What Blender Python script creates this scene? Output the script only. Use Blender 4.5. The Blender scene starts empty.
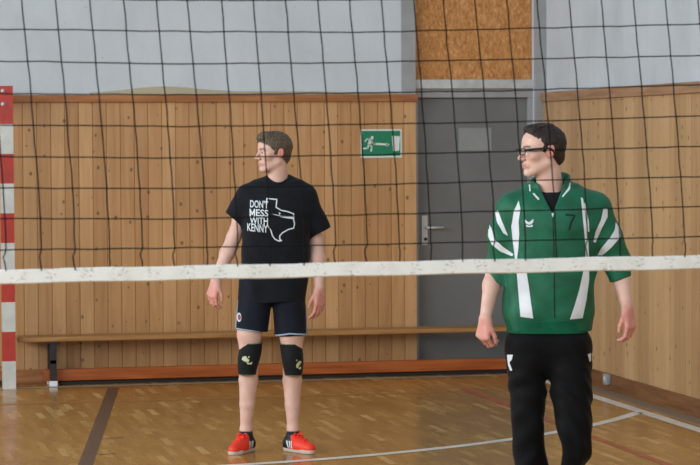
import bpy, bmesh, math, random
import numpy as np
from mathutils import Vector, Matrix
from mathutils.bvhtree import BVHTree
random.seed(7)
rs = np.random.RandomState(3)
S = bpy.context.scene
COL = S.collection

# ------------------------------------------------------------ camera, world, lights, exposure
FPX, YAW, PITCH, ROLL, CAM_H = 2474.6, 12.342, 2.111, -0.336, 1.687
_y, _t, _r = [math.radians(a) for a in (YAW, PITCH, ROLL)]
FW = np.array([math.sin(_y)*math.cos(_t), math.cos(_y)*math.cos(_t), -math.sin(_t)])
RT = np.array([math.cos(_y), -math.sin(_y), 0.0])
UP = np.cross(RT, FW)
RT, UP = RT*math.cos(_r)+UP*math.sin(_r), -RT*math.sin(_r)+UP*math.cos(_r)
CAM = np.array([0, 0, CAM_H])
cd = bpy.data.cameras.new('camera'); cam = bpy.data.objects.new('camera', cd); COL.objects.link(cam)
cam.matrix_world = Matrix(((RT[0], UP[0], -FW[0], 0), (RT[1], UP[1], -FW[1], 0), (RT[2], UP[2], -FW[2], CAM_H), (0, 0, 0, 1)))
cd.sensor_width = 36; cd.lens = FPX*36/700; cd.clip_end = 200
cd.dof.use_dof = True; cd.dof.focus_distance = 12.0; cd.dof.aperture_fstop = 8.5
S.camera = cam

w = bpy.data.worlds.new('world'); S.world = w; w.use_nodes = True
w.node_tree.nodes['Background'].inputs[0].default_value = (0.80, 0.88, 1.0, 1)
w.node_tree.nodes['Background'].inputs[1].default_value = 0.47


def area(name, loc, target, sx, sy, power, color):
    l = bpy.data.lights.new(name, 'AREA'); l.shape = 'RECTANGLE'; l.size = sx; l.size_y = sy; l.energy = power; l.color = color
    o = bpy.data.objects.new(name, l); COL.objects.link(o); o.location = loc
    o.rotation_euler = (Vector(target)-Vector(loc)).to_track_quat('-Z', 'Y').to_euler()
    return o


area('daylight_side_windows', (-7.5, 9.0, 4.2), (2.5, 13.0, 1.0), 14, 3.0, 1250, (0.95, 0.98, 1.0))
area('daylight_end_windows', (1.0, -6.0, 5.0), (3.0, 14.0, 1.0), 9, 3.0, 620, (0.95, 0.98, 1.0))
S.view_settings.view_transform = 'Standard'; S.view_settings.look = 'None'
S.view_settings.exposure = -0.06; S.view_settings.gamma = 1.0; S.view_settings.use_curve_mapping = False


# ------------------------------------------------------------ photo measurements to places in the room
def ray(px, py): return FW+RT*(px-350)/FPX+UP*(232.5-py)/FPX
def onY(px, py, Y): v = ray(px, py); return v*(Y/v[1])+CAM
def onZ(px, py, z=0.0): v = ray(px, py); return v*((z-CAM_H)/v[2])+CAM
def onX(px, py, X): v = ray(px, py); return v*(X/v[0])+CAM


XW, YW, YG, YB, YN = 5.286, 17.43, 17.105, 17.25, 7.372      # right wall, back wall, goal line, bench, net


# ------------------------------------------------------------ materials
def srgb(h):
    if isinstance(h, str):
        v = [int(h[i:i+2], 16)/255 for i in (0, 2, 4)]
    else:
        v = [c/255 for c in h]
    return tuple(((c/12.92) if c <= 0.04045 else ((c+0.055)/1.055)**2.4) for c in v)+(1.0,)


def newmat(name, color=(128, 128, 128), rough=0.6, spec=0.5, metal=0.0):
    m = bpy.data.materials.new(name); m.use_nodes = True
    b = m.node_tree.nodes['Principled BSDF']
    b.inputs['Base Color'].default_value = srgb(color); b.inputs['Roughness'].default_value = rough
    b.inputs['Specular IOR Level'].default_value = spec; b.inputs['Metallic'].default_value = metal
    return m


class NT:
    def __init__(s, m): s.m = m; s.t = m.node_tree; s.b = s.t.nodes['Principled BSDF']
    def n(s, typ, **kw):
        nd = s.t.nodes.new(typ)
        for k, v in kw.items(): setattr(nd, k, v)
        return nd
    def l(s, a, b): s.t.links.new(a, b)
    def coord(s, scale=(1, 1, 1), rot=(0, 0, 0), kind='Object', loc=(0, 0, 0)):
        tc = s.n('ShaderNodeTexCoord'); mp = s.n('ShaderNodeMapping')
        mp.inputs['Scale'].default_value = scale; mp.inputs['Rotation'].default_value = rot; mp.inputs['Location'].default_value = loc
        s.l(tc.outputs[kind], mp.inputs['Vector']); return mp.outputs[0]
    def noise(s, vec, scale=5, detail=4, rough=0.5, dist=0.0):
        nd = s.n('ShaderNodeTexNoise'); nd.inputs['Scale'].default_value = scale; nd.inputs['Detail'].default_value = detail
        nd.inputs['Roughness'].default_value = rough; nd.inputs['Distortion'].default_value = dist
        s.l(vec, nd.inputs['Vector']); return nd.outputs['Fac']
    def ramp(s, fac, stops):
        r = s.n('ShaderNodeValToRGB'); e = r.color_ramp.elements
        e[0].position = stops[0][0]; e[0].color = srgb(stops[0][1]); e[1].position = stops[-1][0]; e[1].color = srgb(stops[-1][1])
        for p, c in stops[1:-1]: x = e.new(p); x.color = srgb(c)
        s.l(fac, r.inputs[0]); return r.outputs[0]
    def vramp(s, fac, a, b, lo=0.0, hi=1.0):
        r = s.n('ShaderNodeMapRange'); r.inputs[1].default_value = a; r.inputs[2].default_value = b
        r.inputs[3].default_value = lo; r.inputs[4].default_value = hi; s.l(fac, r.inputs[0]); return r.outputs[0]
    def mix(s, fac, a, b, mode='MIX'):
        m = s.n('ShaderNodeMix', data_type='RGBA', blend_type=mode)
        for sock, v in ((m.inputs[0], fac), (m.inputs[6], a), (m.inputs[7], b)):
            if hasattr(v, 'is_linked'): s.l(v, sock)
            elif isinstance(v, (int, float)): sock.default_value = v
            else: sock.default_value = srgb(v)
        return m.outputs[2]
    def math(s, op, a, b=None):
        m = s.n('ShaderNodeMath', operation=op)
        for i, v in enumerate((a, b)):
            if v is None: continue
            if hasattr(v, 'is_linked'): s.l(v, m.inputs[i])
            else: m.inputs[i].default_value = v
        return m.outputs[0]
    def bump(s, h, strength=0.3, dist=0.01):
        b = s.n('ShaderNodeBump'); b.inputs['Strength'].default_value = strength; b.inputs['Distance'].default_value = dist
        s.l(h, b.inputs['Height']); s.l(b.outputs[0], s.b.inputs['Normal'])
    def color(s, c): s.l(c, s.b.inputs['Base Color'])


def fabric(name, color, rough=0.85, var=0.10, sc=160, spec=0.2):
    m = newmat(name, color, rough, spec); t = NT(m)
    c2 = tuple(min(255, int(x*(1+var)+3)) for x in color); c1 = tuple(int(x*(1-var)) for x in color)
    t.color(t.ramp(t.noise(t.coord(), 14, 5), [(0.3, c1), (0.7, c2)]))
    t.bump(t.noise(t.coord(), sc, 3), 0.15, 0.002)
    m.node_tree.nodes['Principled BSDF'].inputs['Sheen Weight'].default_value = 0.05
    return m


def panel_mat(name, axis, tone):
    m = newmat(name, (180, 130, 80), 0.42, 0.45); t = NT(m)
    tc = t.n('ShaderNodeTexCoord'); sp = t.n('ShaderNodeSeparateXYZ'); t.l(tc.outputs['Object'], sp.inputs[0])
    u = sp.outputs[axis]
    bid = t.math('FLOOR', t.math('DIVIDE', u, 0.098))
    wn = t.n('ShaderNodeTexWhiteNoise', noise_dimensions='1D'); t.l(bid, wn.inputs['W'])
    # grain: stretched along z, shifted from board to board
    cmb = t.n('ShaderNodeCombineXYZ')
    t.l(t.math('MULTIPLY', u, 26.0), cmb.inputs[0]); t.l(t.math('MULTIPLY', wn.outputs[0], 37.0), cmb.inputs[1]); t.l(t.math('MULTIPLY', sp.outputs[2], 1.6), cmb.inputs[2])
    g = t.noise(cmb.outputs[0], 1.0, 6, 0.6, 0.6)
    a, b, c = tone
    col = t.ramp(g, [(0.28, a), (0.5, b), (0.75, c)])
    col = t.mix(0.42, col, t.ramp(wn.outputs[0], [(0.0, (158, 112, 66)), (0.5, (190, 144, 94)), (1.0, (220, 178, 126))]))
    # knots
    kc = t.n('ShaderNodeCombineXYZ')
    t.l(t.math('MULTIPLY', u, 1.0), kc.inputs[0]); t.l(t.math('MULTIPLY', sp.outputs[2], 0.75), kc.inputs[1])
    vo = t.n('ShaderNodeTexVoronoi', voronoi_dimensions='2D'); vo.inputs['Scale'].default_value = 8.5; t.l(kc.outputs[0], vo.inputs['Vector'])
    sepc = t.n('ShaderNodeSeparateColor'); t.l(vo.outputs['Color'], sepc.inputs[0])
    size = t.vramp(sepc.outputs[0], 0.25, 1.0, 0.0, 0.10)
    kn = t.math('SUBTRACT', size, vo.outputs['Distance'])
    k1 = t.vramp(kn, -0.015, 0.03, 0.0, 0.75)
    col = t.mix(k1, col, (84, 48, 26))
    # groove between boards
    fr = t.math('FRACT', t.math('DIVIDE', u, 0.098)); edge = t.math('MINIMUM', fr, t.math('SUBTRACT', 1.0, fr))
    col = t.mix(t.vramp(edge, 0.01, 0.05, 0.22, 0.0), col, (120, 82, 48))
    big = t.noise(t.coord(), 1.3, 3)
    col = t.mix(t.vramp(big, 0.3, 0.7, 0.22, 0.0), col, (130, 92, 62))
    t.color(col)
    t.bump(edge_h := t.vramp(edge, 0.0, 0.06), 0.5, 0.004)
    return m


def wood_plain(name, c1, c2, c3, scale=(1, 14, 14), rough=0.45):
    m = newmat(name, c2, rough, 0.4); t = NT(m)
    t.color(t.ramp(t.noise(t.coord(scale), 2.2, 6, 0.6, 0.5), [(0.3, c1), (0.5, c2), (0.72, c3)]))
    t.bump(t.noise(t.coord(scale), 5, 3), 0.1, 0.002)
    return m


def plaster(name, c1, c2, c3):
    m = newmat(name, c2, 0.85, 0.2); t = NT(m)
    n = t.noise(t.coord((1, 1, 0.7)), 1.1, 6, 0.62, 0.4)
    col = t.ramp(n, [(0.28, c1), (0.5, c2), (0.72, c3)])
    st = t.noise(t.coord((3.5, 3.5, 0.5)), 1.4, 5, 0.6)
    col = t.mix(t.vramp(st, 0.52, 0.72, 0.0, 0.3), col, c1)
    sc = t.noise(t.coord(), 38, 2)
    col = t.mix(t.vramp(sc, 0.72, 0.78, 0.0, 0.35), col, (130, 126, 120))
    t.color(col); t.bump(t.noise(t.coord(), 60, 4), 0.12, 0.004)
    return m


def floor_mat():
    m = newmat('parquet', (160, 120, 70), 0.3, 0.5); t = NT(m)
    v = t.coord((1, 1, 1), (0, 0, math.radians(90)))
    br = t.n('ShaderNodeTexBrick'); br.offset = 0.37; br.offset_frequency = 2
    for k, x in (('Scale', 1.0), ('Mortar Size', 0.0012), ('Mortar Smooth', 0.1), ('Bias', 0.0), ('Brick Width', 0.33), ('Row Height', 0.044)):
        br.inputs[k].default_value = x
    br.inputs['Color1'].default_value = (0, 0, 0, 1); br.inputs['Color2'].default_value = (1, 1, 1, 1); br.inputs['Mortar'].default_value = (0.2, 0.2, 0.2, 1)
    t.l(v, br.inputs['Vector'])
    col = t.ramp(br.outputs['Color'], [(0.0, (160, 118, 54)), (0.35, (172, 130, 62)), (0.8, (182, 140, 72)), (0.95, (200, 162, 96)), (1.0, (218, 184, 122))])
    gr = t.noise(t.coord((16, 2.2, 1)), 2.0, 5, 0.7)
    col = t.mix(t.vramp(gr, 0.35, 0.65, 0.4, 0.0), col, (140, 98, 48))
    pt = t.noise(t.coord((1, 1, 1)), 0.9, 4, 0.6)
    col = t.mix(t.vramp(pt, 0.42, 0.66, 0.0, 0.35), col, (136, 92, 48))
    t.color(col)
    rg = t.noise(t.coord((1, 1, 1)), 2.4, 4, 0.6)
    t.l(t.vramp(rg, 0.3, 0.7, 0.15, 0.28), t.b.inputs['Roughness'])
    t.bump(t.noise(t.coord((5, 2.2, 1)), 2.0, 2), 0.06, 0.01)
    return m


def osb_mat():
    m = newmat('chipboard', (170, 112, 60), 0.6, 0.3); t = NT(m)
    a = t.noise(t.coord((30, 30, 14), (0, 0.5, 0)), 1.0, 4, 0.7, 1.2); b = t.noise(t.coord((38, 38, 20), (0, -0.5, 0)), 1.0, 4, 0.7, 1.2)
    col = t.ramp(t.math('MULTIPLY', t.math('ADD', a, b), 0.5), [(0.38, (156, 100, 52)), (0.48, (188, 130, 74)), (0.54, (198, 142, 84)), (0.62, (222, 174, 116))])
    col = t.mix(t.vramp(t.noise(t.coord((1, 1, 1)), 4, 4), 0.4, 0.7, 0.0, 0.35), col, (160, 100, 48))
    t.color(col); t.bump(a, 0.1, 0.003)
    return m


M = dict(
    floor=floor_mat(),
    pine=panel_mat('pine_boards', 0, ((168, 120, 72), (194, 148, 96), (212, 168, 116))),
    pine_side=panel_mat('pine_boards_side', 1, ((172, 140, 100), (190, 160, 118), (204, 176, 134))),
    wall=plaster('painted_wall', (178, 184, 189), (192, 200, 205), (204, 211, 217)),
    rail=wood_plain('rail_wood', (132, 80, 42), (158, 102, 56), (178, 124, 76), (1, 10, 14)),
    rail_side=wood_plain('rail_wood_side', (136, 102, 72), (160, 124, 92), (178, 142, 110), (14, 1, 14)),
    base_side=wood_plain('baseboard_wood', (96, 62, 36), (122, 82, 50), (140, 98, 62), (14, 1, 14)),
    grey_frame=newmat('grey_frame_paint', (150, 152, 152), 0.55, 0.4),
    grey_light=newmat('grey_ledge_paint', (182, 184, 183), 0.55, 0.4),
    door=newmat('door_paint', (112, 114, 113), 0.42, 0.4),
    osb=osb_mat(),
    seat=wood_plain('bench_seat_wood', (134, 92, 48), (160, 116, 66), (178, 134, 82)),
    beam=wood_plain('bench_beam_wood', (138, 66, 24), (166, 86, 34), (180, 104, 50), (1, 16, 16)),
    black_metal=newmat('black_metal', (24, 24, 26), 0.5, 0.5),
    rubber_white=newmat('white_rubber', (226, 228, 230), 0.6, 0.4),
    steel=newmat('brushed_steel', (196, 198, 196), 0.35, 0.5, 0.15),
    white_line=newmat('white_line_paint', (222, 222, 214), 0.35, 0.5),
    pale_line=newmat('worn_line_paint', (172, 162, 144), 0.4, 0.5),
    red_line=newmat('red_line_paint', (164, 84, 58), 0.35, 0.5),
    faint_line=newmat('faded_red_line_paint', (166, 112, 60), 0.35, 0.5),
    dark_line=newmat('dark_line_paint', (76, 64, 56), 0.35, 0.5),
    twine=newmat('net_twine', (10, 11, 12), 0.8, 0.2),
    red_paint=newmat('red_post_paint', (172, 46, 34), 0.4, 0.5),
    white_paint=newmat('white_post_paint', (198, 200, 196), 0.45, 0.4),
    sign_green=newmat('sign_green', (0, 122, 84), 0.4, 0.5),
    sign_white=newmat('sign_white', (214, 224, 218), 0.4, 0.5),
    paper=newmat('paper', (140, 144, 142), 0.7, 0.3),
    socket=newmat('grey_plastic', (150, 152, 152), 0.5, 0.4),
    black_cotton=fabric('black_cotton', (17, 20, 26)),
    navy_shorts=fabric('navy_polyester', (15, 20, 33), 0.7, 0.12, 160, 0.2),
    pants=fabric('black_polyester', (8, 9, 11), 0.7, 0.15, 160, 0.12),
    green=fabric('green_polyester', (4, 90, 62), 0.62, 0.10, 160, 0.4),
    green_rib=fabric('green_rib_knit', (8, 88, 60), 0.8),
    print_white=newmat('white_print', (208, 218, 224), 0.6, 0.3),
    print_dark=newmat('dark_green_print', (2, 40, 32), 0.6, 0.3),
    edge_strip=newmat('dull_floor_edge', (138, 120, 100), 0.6, 0.3),
    stripe=fabric('white_polyester', (214, 220, 224), 0.6, 0.03),
    piping=newmat('pale_blue_piping', (150, 170, 190), 0.6, 0.3),
    knee=fabric('black_neoprene', (20, 22, 24), 0.75),
    lime=newmat('lime_edging', (98, 118, 66), 0.7, 0.3),
    cream=newmat('cream_print', (196, 200, 160), 0.6, 0.3),
    shoe_red=newmat('bright_red_orange_upper', (232, 58, 34), 0.5, 0.4),
    shoe_black=newmat('black_upper', (22, 24, 28), 0.5, 0.4),
    sole=newmat('pale_sole', (196, 176, 160), 0.6, 0.4),
    lace=newmat('red_laces', (246, 66, 44), 0.7, 0.3),
    sock=fabric('dark_sock', (44, 46, 52)),
    lens=newmat('spectacle_glass', (235, 240, 240), 0.05, 0.5),
    blackplastic=newmat('black_plastic', (12, 12, 14), 0.3, 0.5),
    badge_red=newmat('badge_red', (150, 70, 84), 0.6, 0.3),
)
M['lens'].node_tree.nodes['Principled BSDF'].inputs['Transmission Weight'].default_value = 0.95
M['lens'].node_tree.nodes['Principled BSDF'].inputs['IOR'].default_value = 1.05
# small wear and tone variation on the plain paints
for k, amt, sc in (('door', 0.05, 2.5), ('grey_frame', 0.06, 5), ('grey_light', 0.12, 6), ('white_paint', 0.06, 9), ('red_paint', 0.1, 9), ('white_line', 0.08, 5),
                   ('pale_line', 0.14, 4), ('red_line', 0.2, 5), ('dark_line', 0.14, 6), ('sign_white', 0.05, 6), ('print_white', 0.06, 60), ('paper', 0.04, 5)):
    m = M[k]; t = NT(m); base = [c for c in t.b.inputs['Base Color'].default_value][:3]
    s = [round(255*((c*12.92) if c <= 0.0031308 else 1.055*c**(1/2.4)-0.055)) for c in base]
    t.color(t.ramp(t.noise(t.coord(), sc, 6, 0.65), [(0.3, tuple(int(x*(1-amt)) for x in s)), (0.7, tuple(min(255, int(x*(1+amt))) for x in s))]))


def tape_mat():
    m = newmat('net_tape', (222, 226, 222), 0.7, 0.3); t = NT(m)
    n = t.noise(t.coord((1, 1, 1)), 9, 5, 0.6)
    col = t.ramp(n, [(0.25, (222, 224, 214)), (0.5, (238, 241, 236)), (0.8, (246, 248, 246))])
    # faint stitching near every cord, worn unevenly
    tc = t.n('ShaderNodeTexCoord'); sp = t.n('ShaderNodeSeparateXYZ'); t.l(tc.outputs['Object'], sp.inputs[0])
    fr = t.math('FRACT', t.math('DIVIDE', sp.outputs[0], 0.1015)); near = t.vramp(t.math('ABSOLUTE', t.math('SUBTRACT', fr, 0.5)), 0.16, 0.26, 1.0, 0.0)
    spk = t.vramp(t.noise(t.coord((1, 1, 2.2)), 95, 2, 0.5), 0.56, 0.68, 0.0, 0.55)
    col = t.mix(t.math('MULTIPLY', spk, t.math('ADD', t.math('MULTIPLY', near, 0.85), 0.1)), col, (112, 108, 96))
    t.color(col); t.bump(t.noise(t.coord((1, 1, 1)), 90, 3), 0.15, 0.002)
    return m


M['tape'] = tape_mat()


def skin_mat(name, base):
    m = newmat(name, base, 0.5, 0.35); t = NT(m)
    a = t.n('ShaderNodeVertexColor', layer_name='tint')
    v = t.ramp(t.noise(t.coord(), 18, 4), [(0.3, (238, 228, 226)), (0.7, (255, 255, 255))])
    t.color(t.mix(1.0, a.outputs['Color'], v, 'MULTIPLY'))
    t.bump(t.noise(t.coord(), 120, 3), 0.05, 0.001)
    t.b.inputs['Subsurface Weight'].default_value = 0.08
    t.b.inputs['Subsurface Radius'].default_value = (0.02, 0.008, 0.004)
    t.b.inputs['Subsurface Scale'].default_value = 0.3
    return m


def hair_mat(name, c1, c2, c3, rot=0):
    m = newmat(name, c2, 0.5, 0.35); t = NT(m)
    n = t.noise(t.coord((30, 30, 9), (0.3, 0.2, rot)), 5, 5, 0.7, 1.0)
    t.color(t.ramp(n, [(0.3, c1), (0.52, c2), (0.75, c3)]))
    t.bump(n, 0.7, 0.006)
    return m


M['hair_light'] = hair_mat('light_brown_hair', (52, 42, 34), (92, 76, 60), (150, 134, 114))
M['hair_dark'] = hair_mat('dark_brown_hair', (20, 14, 13), (42, 30, 26), (72, 54, 46))


# ------------------------------------------------------------ mesh helpers
def link(name, me, mats, parent=None, smooth=False):
    for m in (mats if isinstance(mats, (list, tuple)) else [mats]): me.materials.append(M[m] if isinstance(m, str) else m)
    o = bpy.data.objects.new(name, me); COL.objects.link(o)
    if parent is not None: o.parent = parent
    if smooth: me.shade_smooth()
    return o


def bobj(name, bm, mats, parent=None, smooth=False):
    me = bpy.data.meshes.new(name); bmesh.ops.recalc_face_normals(bm, faces=bm.faces); bm.to_mesh(me); bm.free()
    return link(name, me, mats, parent, smooth)


def box(bm, x0, x1, y0, y1, z0, z1, bev=0.0, mi=0):
    r = bmesh.ops.create_cube(bm, size=1, matrix=Matrix.Translation(((x0+x1)/2, (y0+y1)/2, (z0+z1)/2)) @ Matrix.Diagonal((x1-x0, y1-y0, z1-z0, 1)))
    vs = r['verts']; fs = list({f for v in vs for f in v.link_faces})
    for f in fs: f.material_index = mi
    if bev > 0:
        es = list({e for v in vs for e in v.link_edges})
        bmesh.ops.bevel(bm, geom=es, offset=bev, segments=2, affect='EDGES', profile=0.6)
    return vs


def tube(bm, pts, rad, seg=8, caps=True, mi=0):
    """a tube through points; rad a number or one per point"""
    P = [Vector(p) for p in pts]; n = len(P)
    R = [rad]*n if isinstance(rad, (int, float)) else rad
    rings = []; prev = None
    for i in range(n):
        d = (P[min(i+1, n-1)]-P[max(i-1, 0)]).normalized()
        if prev is None:
            a = Vector((0, 0, 1)) if abs(d.z) < 0.9 else Vector((1, 0, 0))
            u = d.cross(a).normalized()
        else:
            u = (prev-d*prev.dot(d)).normalized()
        prev = u; v = d.cross(u)
        rings.append([bm.verts.new(P[i]+(u*math.cos(2*math.pi*k/seg)+v*math.sin(2*math.pi*k/seg))*R[i]) for k in range(seg)])
    for i in range(n-1):
        for k in range(seg):
            f = bm.faces.new((rings[i][k], rings[i][(k+1) % seg], rings[i+1][(k+1) % seg], rings[i+1][k])); f.material_index = mi
    if caps:
        bm.faces.new(rings[0][::-1]).material_index = mi; bm.faces.new(rings[-1]).material_index = mi


def thing(name, label, cat, loc=(0, 0, 0), rz=0, group=None):
    o = bpy.data.objects.new(name, None); COL.objects.link(o); o.location = loc; o.rotation_euler = (0, 0, rz)
    o.empty_display_size = 0.1
    o['label'] = label; o['category'] = cat
    if group: o['group'] = group
    return o


def structure(o): o['kind'] = 'structure'; return o


# ------------------------------------------------------------ the hall
X_FAR = -9.0
bm = bmesh.new(); box(bm, X_FAR, XW, -8, YW+0.2, -0.1, 0.0); floor = structure(bobj('floor', bm, 'floor'))
XJ0 = onY(415.5, 200, YW)[0]; XJ1 = onY(534.5, 60, YW)[0]; XR1 = onY(546, 60, YW)[0]
ZT = 2.024; ZP = 1.978
TOP = 6.5
bm = bmesh.new()
box(bm, X_FAR, XJ0, YW, YW+0.25, 0, TOP)                 # left of the door bay
box(bm, XJ1, XW+0.2, YW, YW+0.25, 0, TOP)                # sliver right of it
box(bm, XJ0, XJ1, YW+0.16, YW+0.25, 0, TOP)              # back of the bay
structure(bobj('wall_back', bm, 'wall'))
wall_back = bpy.data.objects['wall_back']
bm = bmesh.new(); box(bm, XW, XW+0.25, -8, YW+0.25, 0, TOP); wall_right = structure(bobj('wall_right', bm, 'wall'))


def boards(bm, a0, a1, z0, z1, depth, place):
    """tongue-and-groove boards with V-grooves, one continuous skin; place(a, d, z) gives the point"""
    w_ = 0.098; k0 = math.floor(a0/w_); k1 = math.ceil(a1/w_); prof = []
    for k in range(k0, k1+1):
        for da, dd in ((-0.003, 0), (0, 0.0032), (0.003, 0)):
            a = k*w_+da
            if a0 <= a <= a1: prof.append((a, dd))
    prof = [(a0, 0)]+prof+[(a1, 0)]
    lo = [bm.verts.new(place(a, depth-d, z0)) for a, d in prof]; hi = [bm.verts.new(place(a, depth-d, z1)) for a, d in prof]
    for i in range(len(prof)-1): bm.faces.new((lo[i], lo[i+1], hi[i+1], hi[i]))
    b0, b1, t0, t1 = [bm.verts.new(place(a, 0, z)) for a, z in ((a0, z0), (a1, z0), (a0, z1), (a1, z1))]
    bm.faces.new(hi+[t1, t0]); bm.faces.new((lo[0], hi[0], t0, b0)); bm.faces.new((lo[-1], b1, t1, hi[-1]))


bm = bmesh.new(); boards(bm, -2.5, XJ0, 0.0, ZP, 0.024, lambda a, d, z: (a, YW-d, z)); bobj('wood_panelling', bm, 'pine', wall_back)
bm = bmesh.new(); boards(bm, 2.0, YW-0.03, 0.0, ZP, 0.024, lambda a, d, z: (XW-d, a, z)); bobj('wood_panelling', bm, 'pine_side', wall_right)
bm = bmesh.new(); box(bm, XR1-0.012, XW-0.02, YW-0.024, YW, 0.0, ZP); bobj('corner_board', bm, 'pine', wall_back)

bm = bmesh.new(); box(bm, -2.5, XJ0+0.012, YW-0.05, YW, ZP-0.006, ZT, 0.004); structure(bobj('trim_1', bm, 'rail'))
bm = bmesh.new(); box(bm, XW-0.05, XW, 2.0, YW-0.052, ZP-0.01, ZT+0.012, 0.004); structure(bobj('trim_2', bm, 'rail_side'))
bm = bmesh.new(); box(bm, XW-0.052, XW-0.024, 2.0, YW-0.03, 0.0, 0.112, 0.004); structure(bobj('baseboard_right', bm, 'base_side'))
bm = bmesh.new(); box(bm, -2.5, XJ0, YW-0.045, YW-0.024, 0.0, 0.10, 0.004); structure(bobj('baseboard_back', bm, 'rail'))
# grey painted strips either side of the bay, above the panelling and beside the door
XL0 = onY(401, 40, YW)[0]
bm = bmesh.new(); box(bm, XL0, XJ0+0.004, YW-0.012, YW, ZT, TOP, 0.002); structure(bobj('trim_3', bm, 'grey_frame'))
bm = bmesh.new(); box(bm, XJ1-0.004, XR1+0.01, YW-0.03, YW, 0.0, TOP, 0.003); structure(bobj('trim_4', bm, 'grey_frame'))
# lintel ledge and door head
zA = onY(470, 79.5, YW)[2]; zB = onY(470, 88.5, YW)[2]; zC = onY(470, 97.5, YW)[2]
bm = bmesh.new()
box(bm, XJ0, XJ1, YW+0.02, YW+0.16, zB, zA, 0.004)
structure(bobj('trim_5', bm, 'grey_light'))
bm = bmesh.new(); box(bm, XJ0, XJ1, YW+0.05, YW+0.16, zC, zB, 0.003)
box(bm, XJ0, XJ0+0.035, YW+0.05, YW+0.16, 0, zC, 0.003); box(bm, XJ1-0.035, XJ1, YW+0.05, YW+0.16, 0, zC, 0.003)
structure(bobj('trim_6', bm, 'grey_frame'))
# door leaf with handle
bm = bmesh.new(); box(bm, XJ0+0.037, XJ1-0.037, YW+0.09, YW+0.135, 0.008, zC-0.004, 0.003); door = structure(bobj('door_1', bm, 'door'))
YD = YW+0.09
hp = onY(424.5, 230, YD)
bm = bmesh.new(); box(bm, hp[0]-0.022, hp[0]+0.022, YD-0.010, YD, onY(424, 245, YD)[2], onY(424, 215.5, YD)[2], 0.003); plate = bobj('handle_plate', bm, 'steel', door)
bm = bmesh.new()
hz = onY(424, 227.5, YD)[2]
tube(bm, [(hp[0]+0.006, YD-0.008, hz), (hp[0]+0.006, YD-0.05, hz), (hp[0]+0.03, YD-0.058, hz), (hp[0]+0.13, YD-0.055, hz)], 0.009, 10)
bobj('door_handle', bm, 'steel', door, True)
bm = bmesh.new(); kz = onY(424, 239, YD)[2]; tube(bm, [(hp[0]+0.004, YD-0.009, kz), (hp[0]+0.004, YD-0.02, kz)], 0.012, 12); bobj('lock_cylinder', bm, 'black_metal', door, True)
# notice on the door
a = onY(458.5, 128, YD); b = onY(491.5, 150.5, YD)
bm = bmesh.new(); box(bm, a[0], b[0], YD-0.004, YD, b[2], a[2], 0.001)
o = bobj('door_notice', bm, 'paper'); o['label'] = 'pale grey blank notice stuck to the upper part of the grey door'; o['category'] = 'notice'
# chipboard sheet above the door
a = onY(415.5, 79.5, YW); z0 = zA
bm = bmesh.new(); box(bm, XJ0+0.004, XJ1-0.004, YW+0.07, YW+0.088, z0, 3.2, 0.002)
t_osb = bobj('chipboard_sheet', bm, 'osb'); t_osb['label'] = 'orange-brown chipboard sheet closing the opening above the grey door'; t_osb['category'] = 'board'
# rough lip of plaster over the rail, left part
bm = bmesh.new(); x0 = onY(90, 90, YW)[0]; x1 = onY(398, 90, YW)[0]
lo, hi = [], []
for i in range(31):
    x = x0+(x1-x0)*i/30; h_ = 0.012+0.045*math.exp(-((i-7)/4.5)**2)+0.01*math.exp(-((i-18)/8)**2)+0.003*random.random()
    lo.append((x, ZT)); hi.append((x, ZT+h_))
for d0, d1 in (((YW-0.03), YW),):
    A = [bm.verts.new((x, d0, z)) for x, z in lo]; B = [bm.verts.new((x, d1-0.001, z)) for x, z in hi]
    for i in range(30): bm.faces.new((A[i], A[i+1], B[i+1], B[i]))
M['filler'] = newmat('sandy_filler', (176, 164, 138), 0.9, 0.1)
bobj('plaster_lip', bm, 'filler', wall_back)


# painted lines on the floor (thin paint, children of the floor)
def painted(pts, width, mat, label, closed=False):
    bm = bmesh.new(); P = [Vector((p[0], p[1], 0)) for p in pts]; L = []; R_ = []
    for i, p in enumerate(P):
        d = (P[min(i+1, len(P)-1)]-P[max(i-1, 0)]).normalized(); n = Vector((-d.y, d.x, 0))*width/2
        z = {'white_line': 0.0016, 'pale_line': 0.0014, 'red_line': 0.0012, 'dark_line': 0.001, 'faint_line': 0.0008}[mat]
        L.append(bm.verts.new((p.x+n.x, p.y+n.y, z))); R_.append(bm.verts.new((p.x-n.x, p.y-n.y, z)))
    for i in range(len(P)-1): bm.faces.new((L[i], L[i+1], R_[i+1], R_[i]))
    o = bobj('painted_line', bm, mat, floor); o['label'] = label
    return o


painted([(5.03, 3.0), (5.03, 17.1)], 0.085, 'white_line', 'white side line along the right wall')
painted([(-4.0, YG), (5.03, YG)], 0.07, 'pale_line', 'worn pale end line in front of the bench')
RA = 4.484; cxp = 1.33
arc = [(cxp+RA*math.cos(t), YG+RA*math.sin(t)) for t in np.linspace(math.radians(-35.2), math.radians(-90), 50)]
painted(arc+[(-1.7, YG-RA)], 0.075, 'white_line', 'white curved goal area line')
painted([(4.335, 3.0), (4.335, 16.2)], 0.055, 'red_line', 'red line running beside the white side line')
painted([(x, 16.05+0.0*x) for x in (-3.0, 4.335)], 0.09, 'faint_line', 'faint red cross line')
a = onZ(113.5, 388); b = onZ(85.5, 465)
d = (b-a); painted([tuple(a[:2]), tuple((a+d*2.0)[:2])], 0.078, 'dark_line', 'dark brown line slanting from the end line')
for y in (438.0, 454.0):
    a = onZ(105 if y < 450 else 98, y+1); b = onZ(123.5 if y < 450 else 116, y-0.5); painted([tuple(a[:2]), tuple(b[:2])], 0.02, 'dark_line', 'short dark tick beside the dark line')

bm = bmesh.new(); box(bm, XW-0.17, XW-0.052, 2.0, YW-0.03, 0.0, 0.004); structure(bobj('trim_7', bm, 'edge_strip'))
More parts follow.
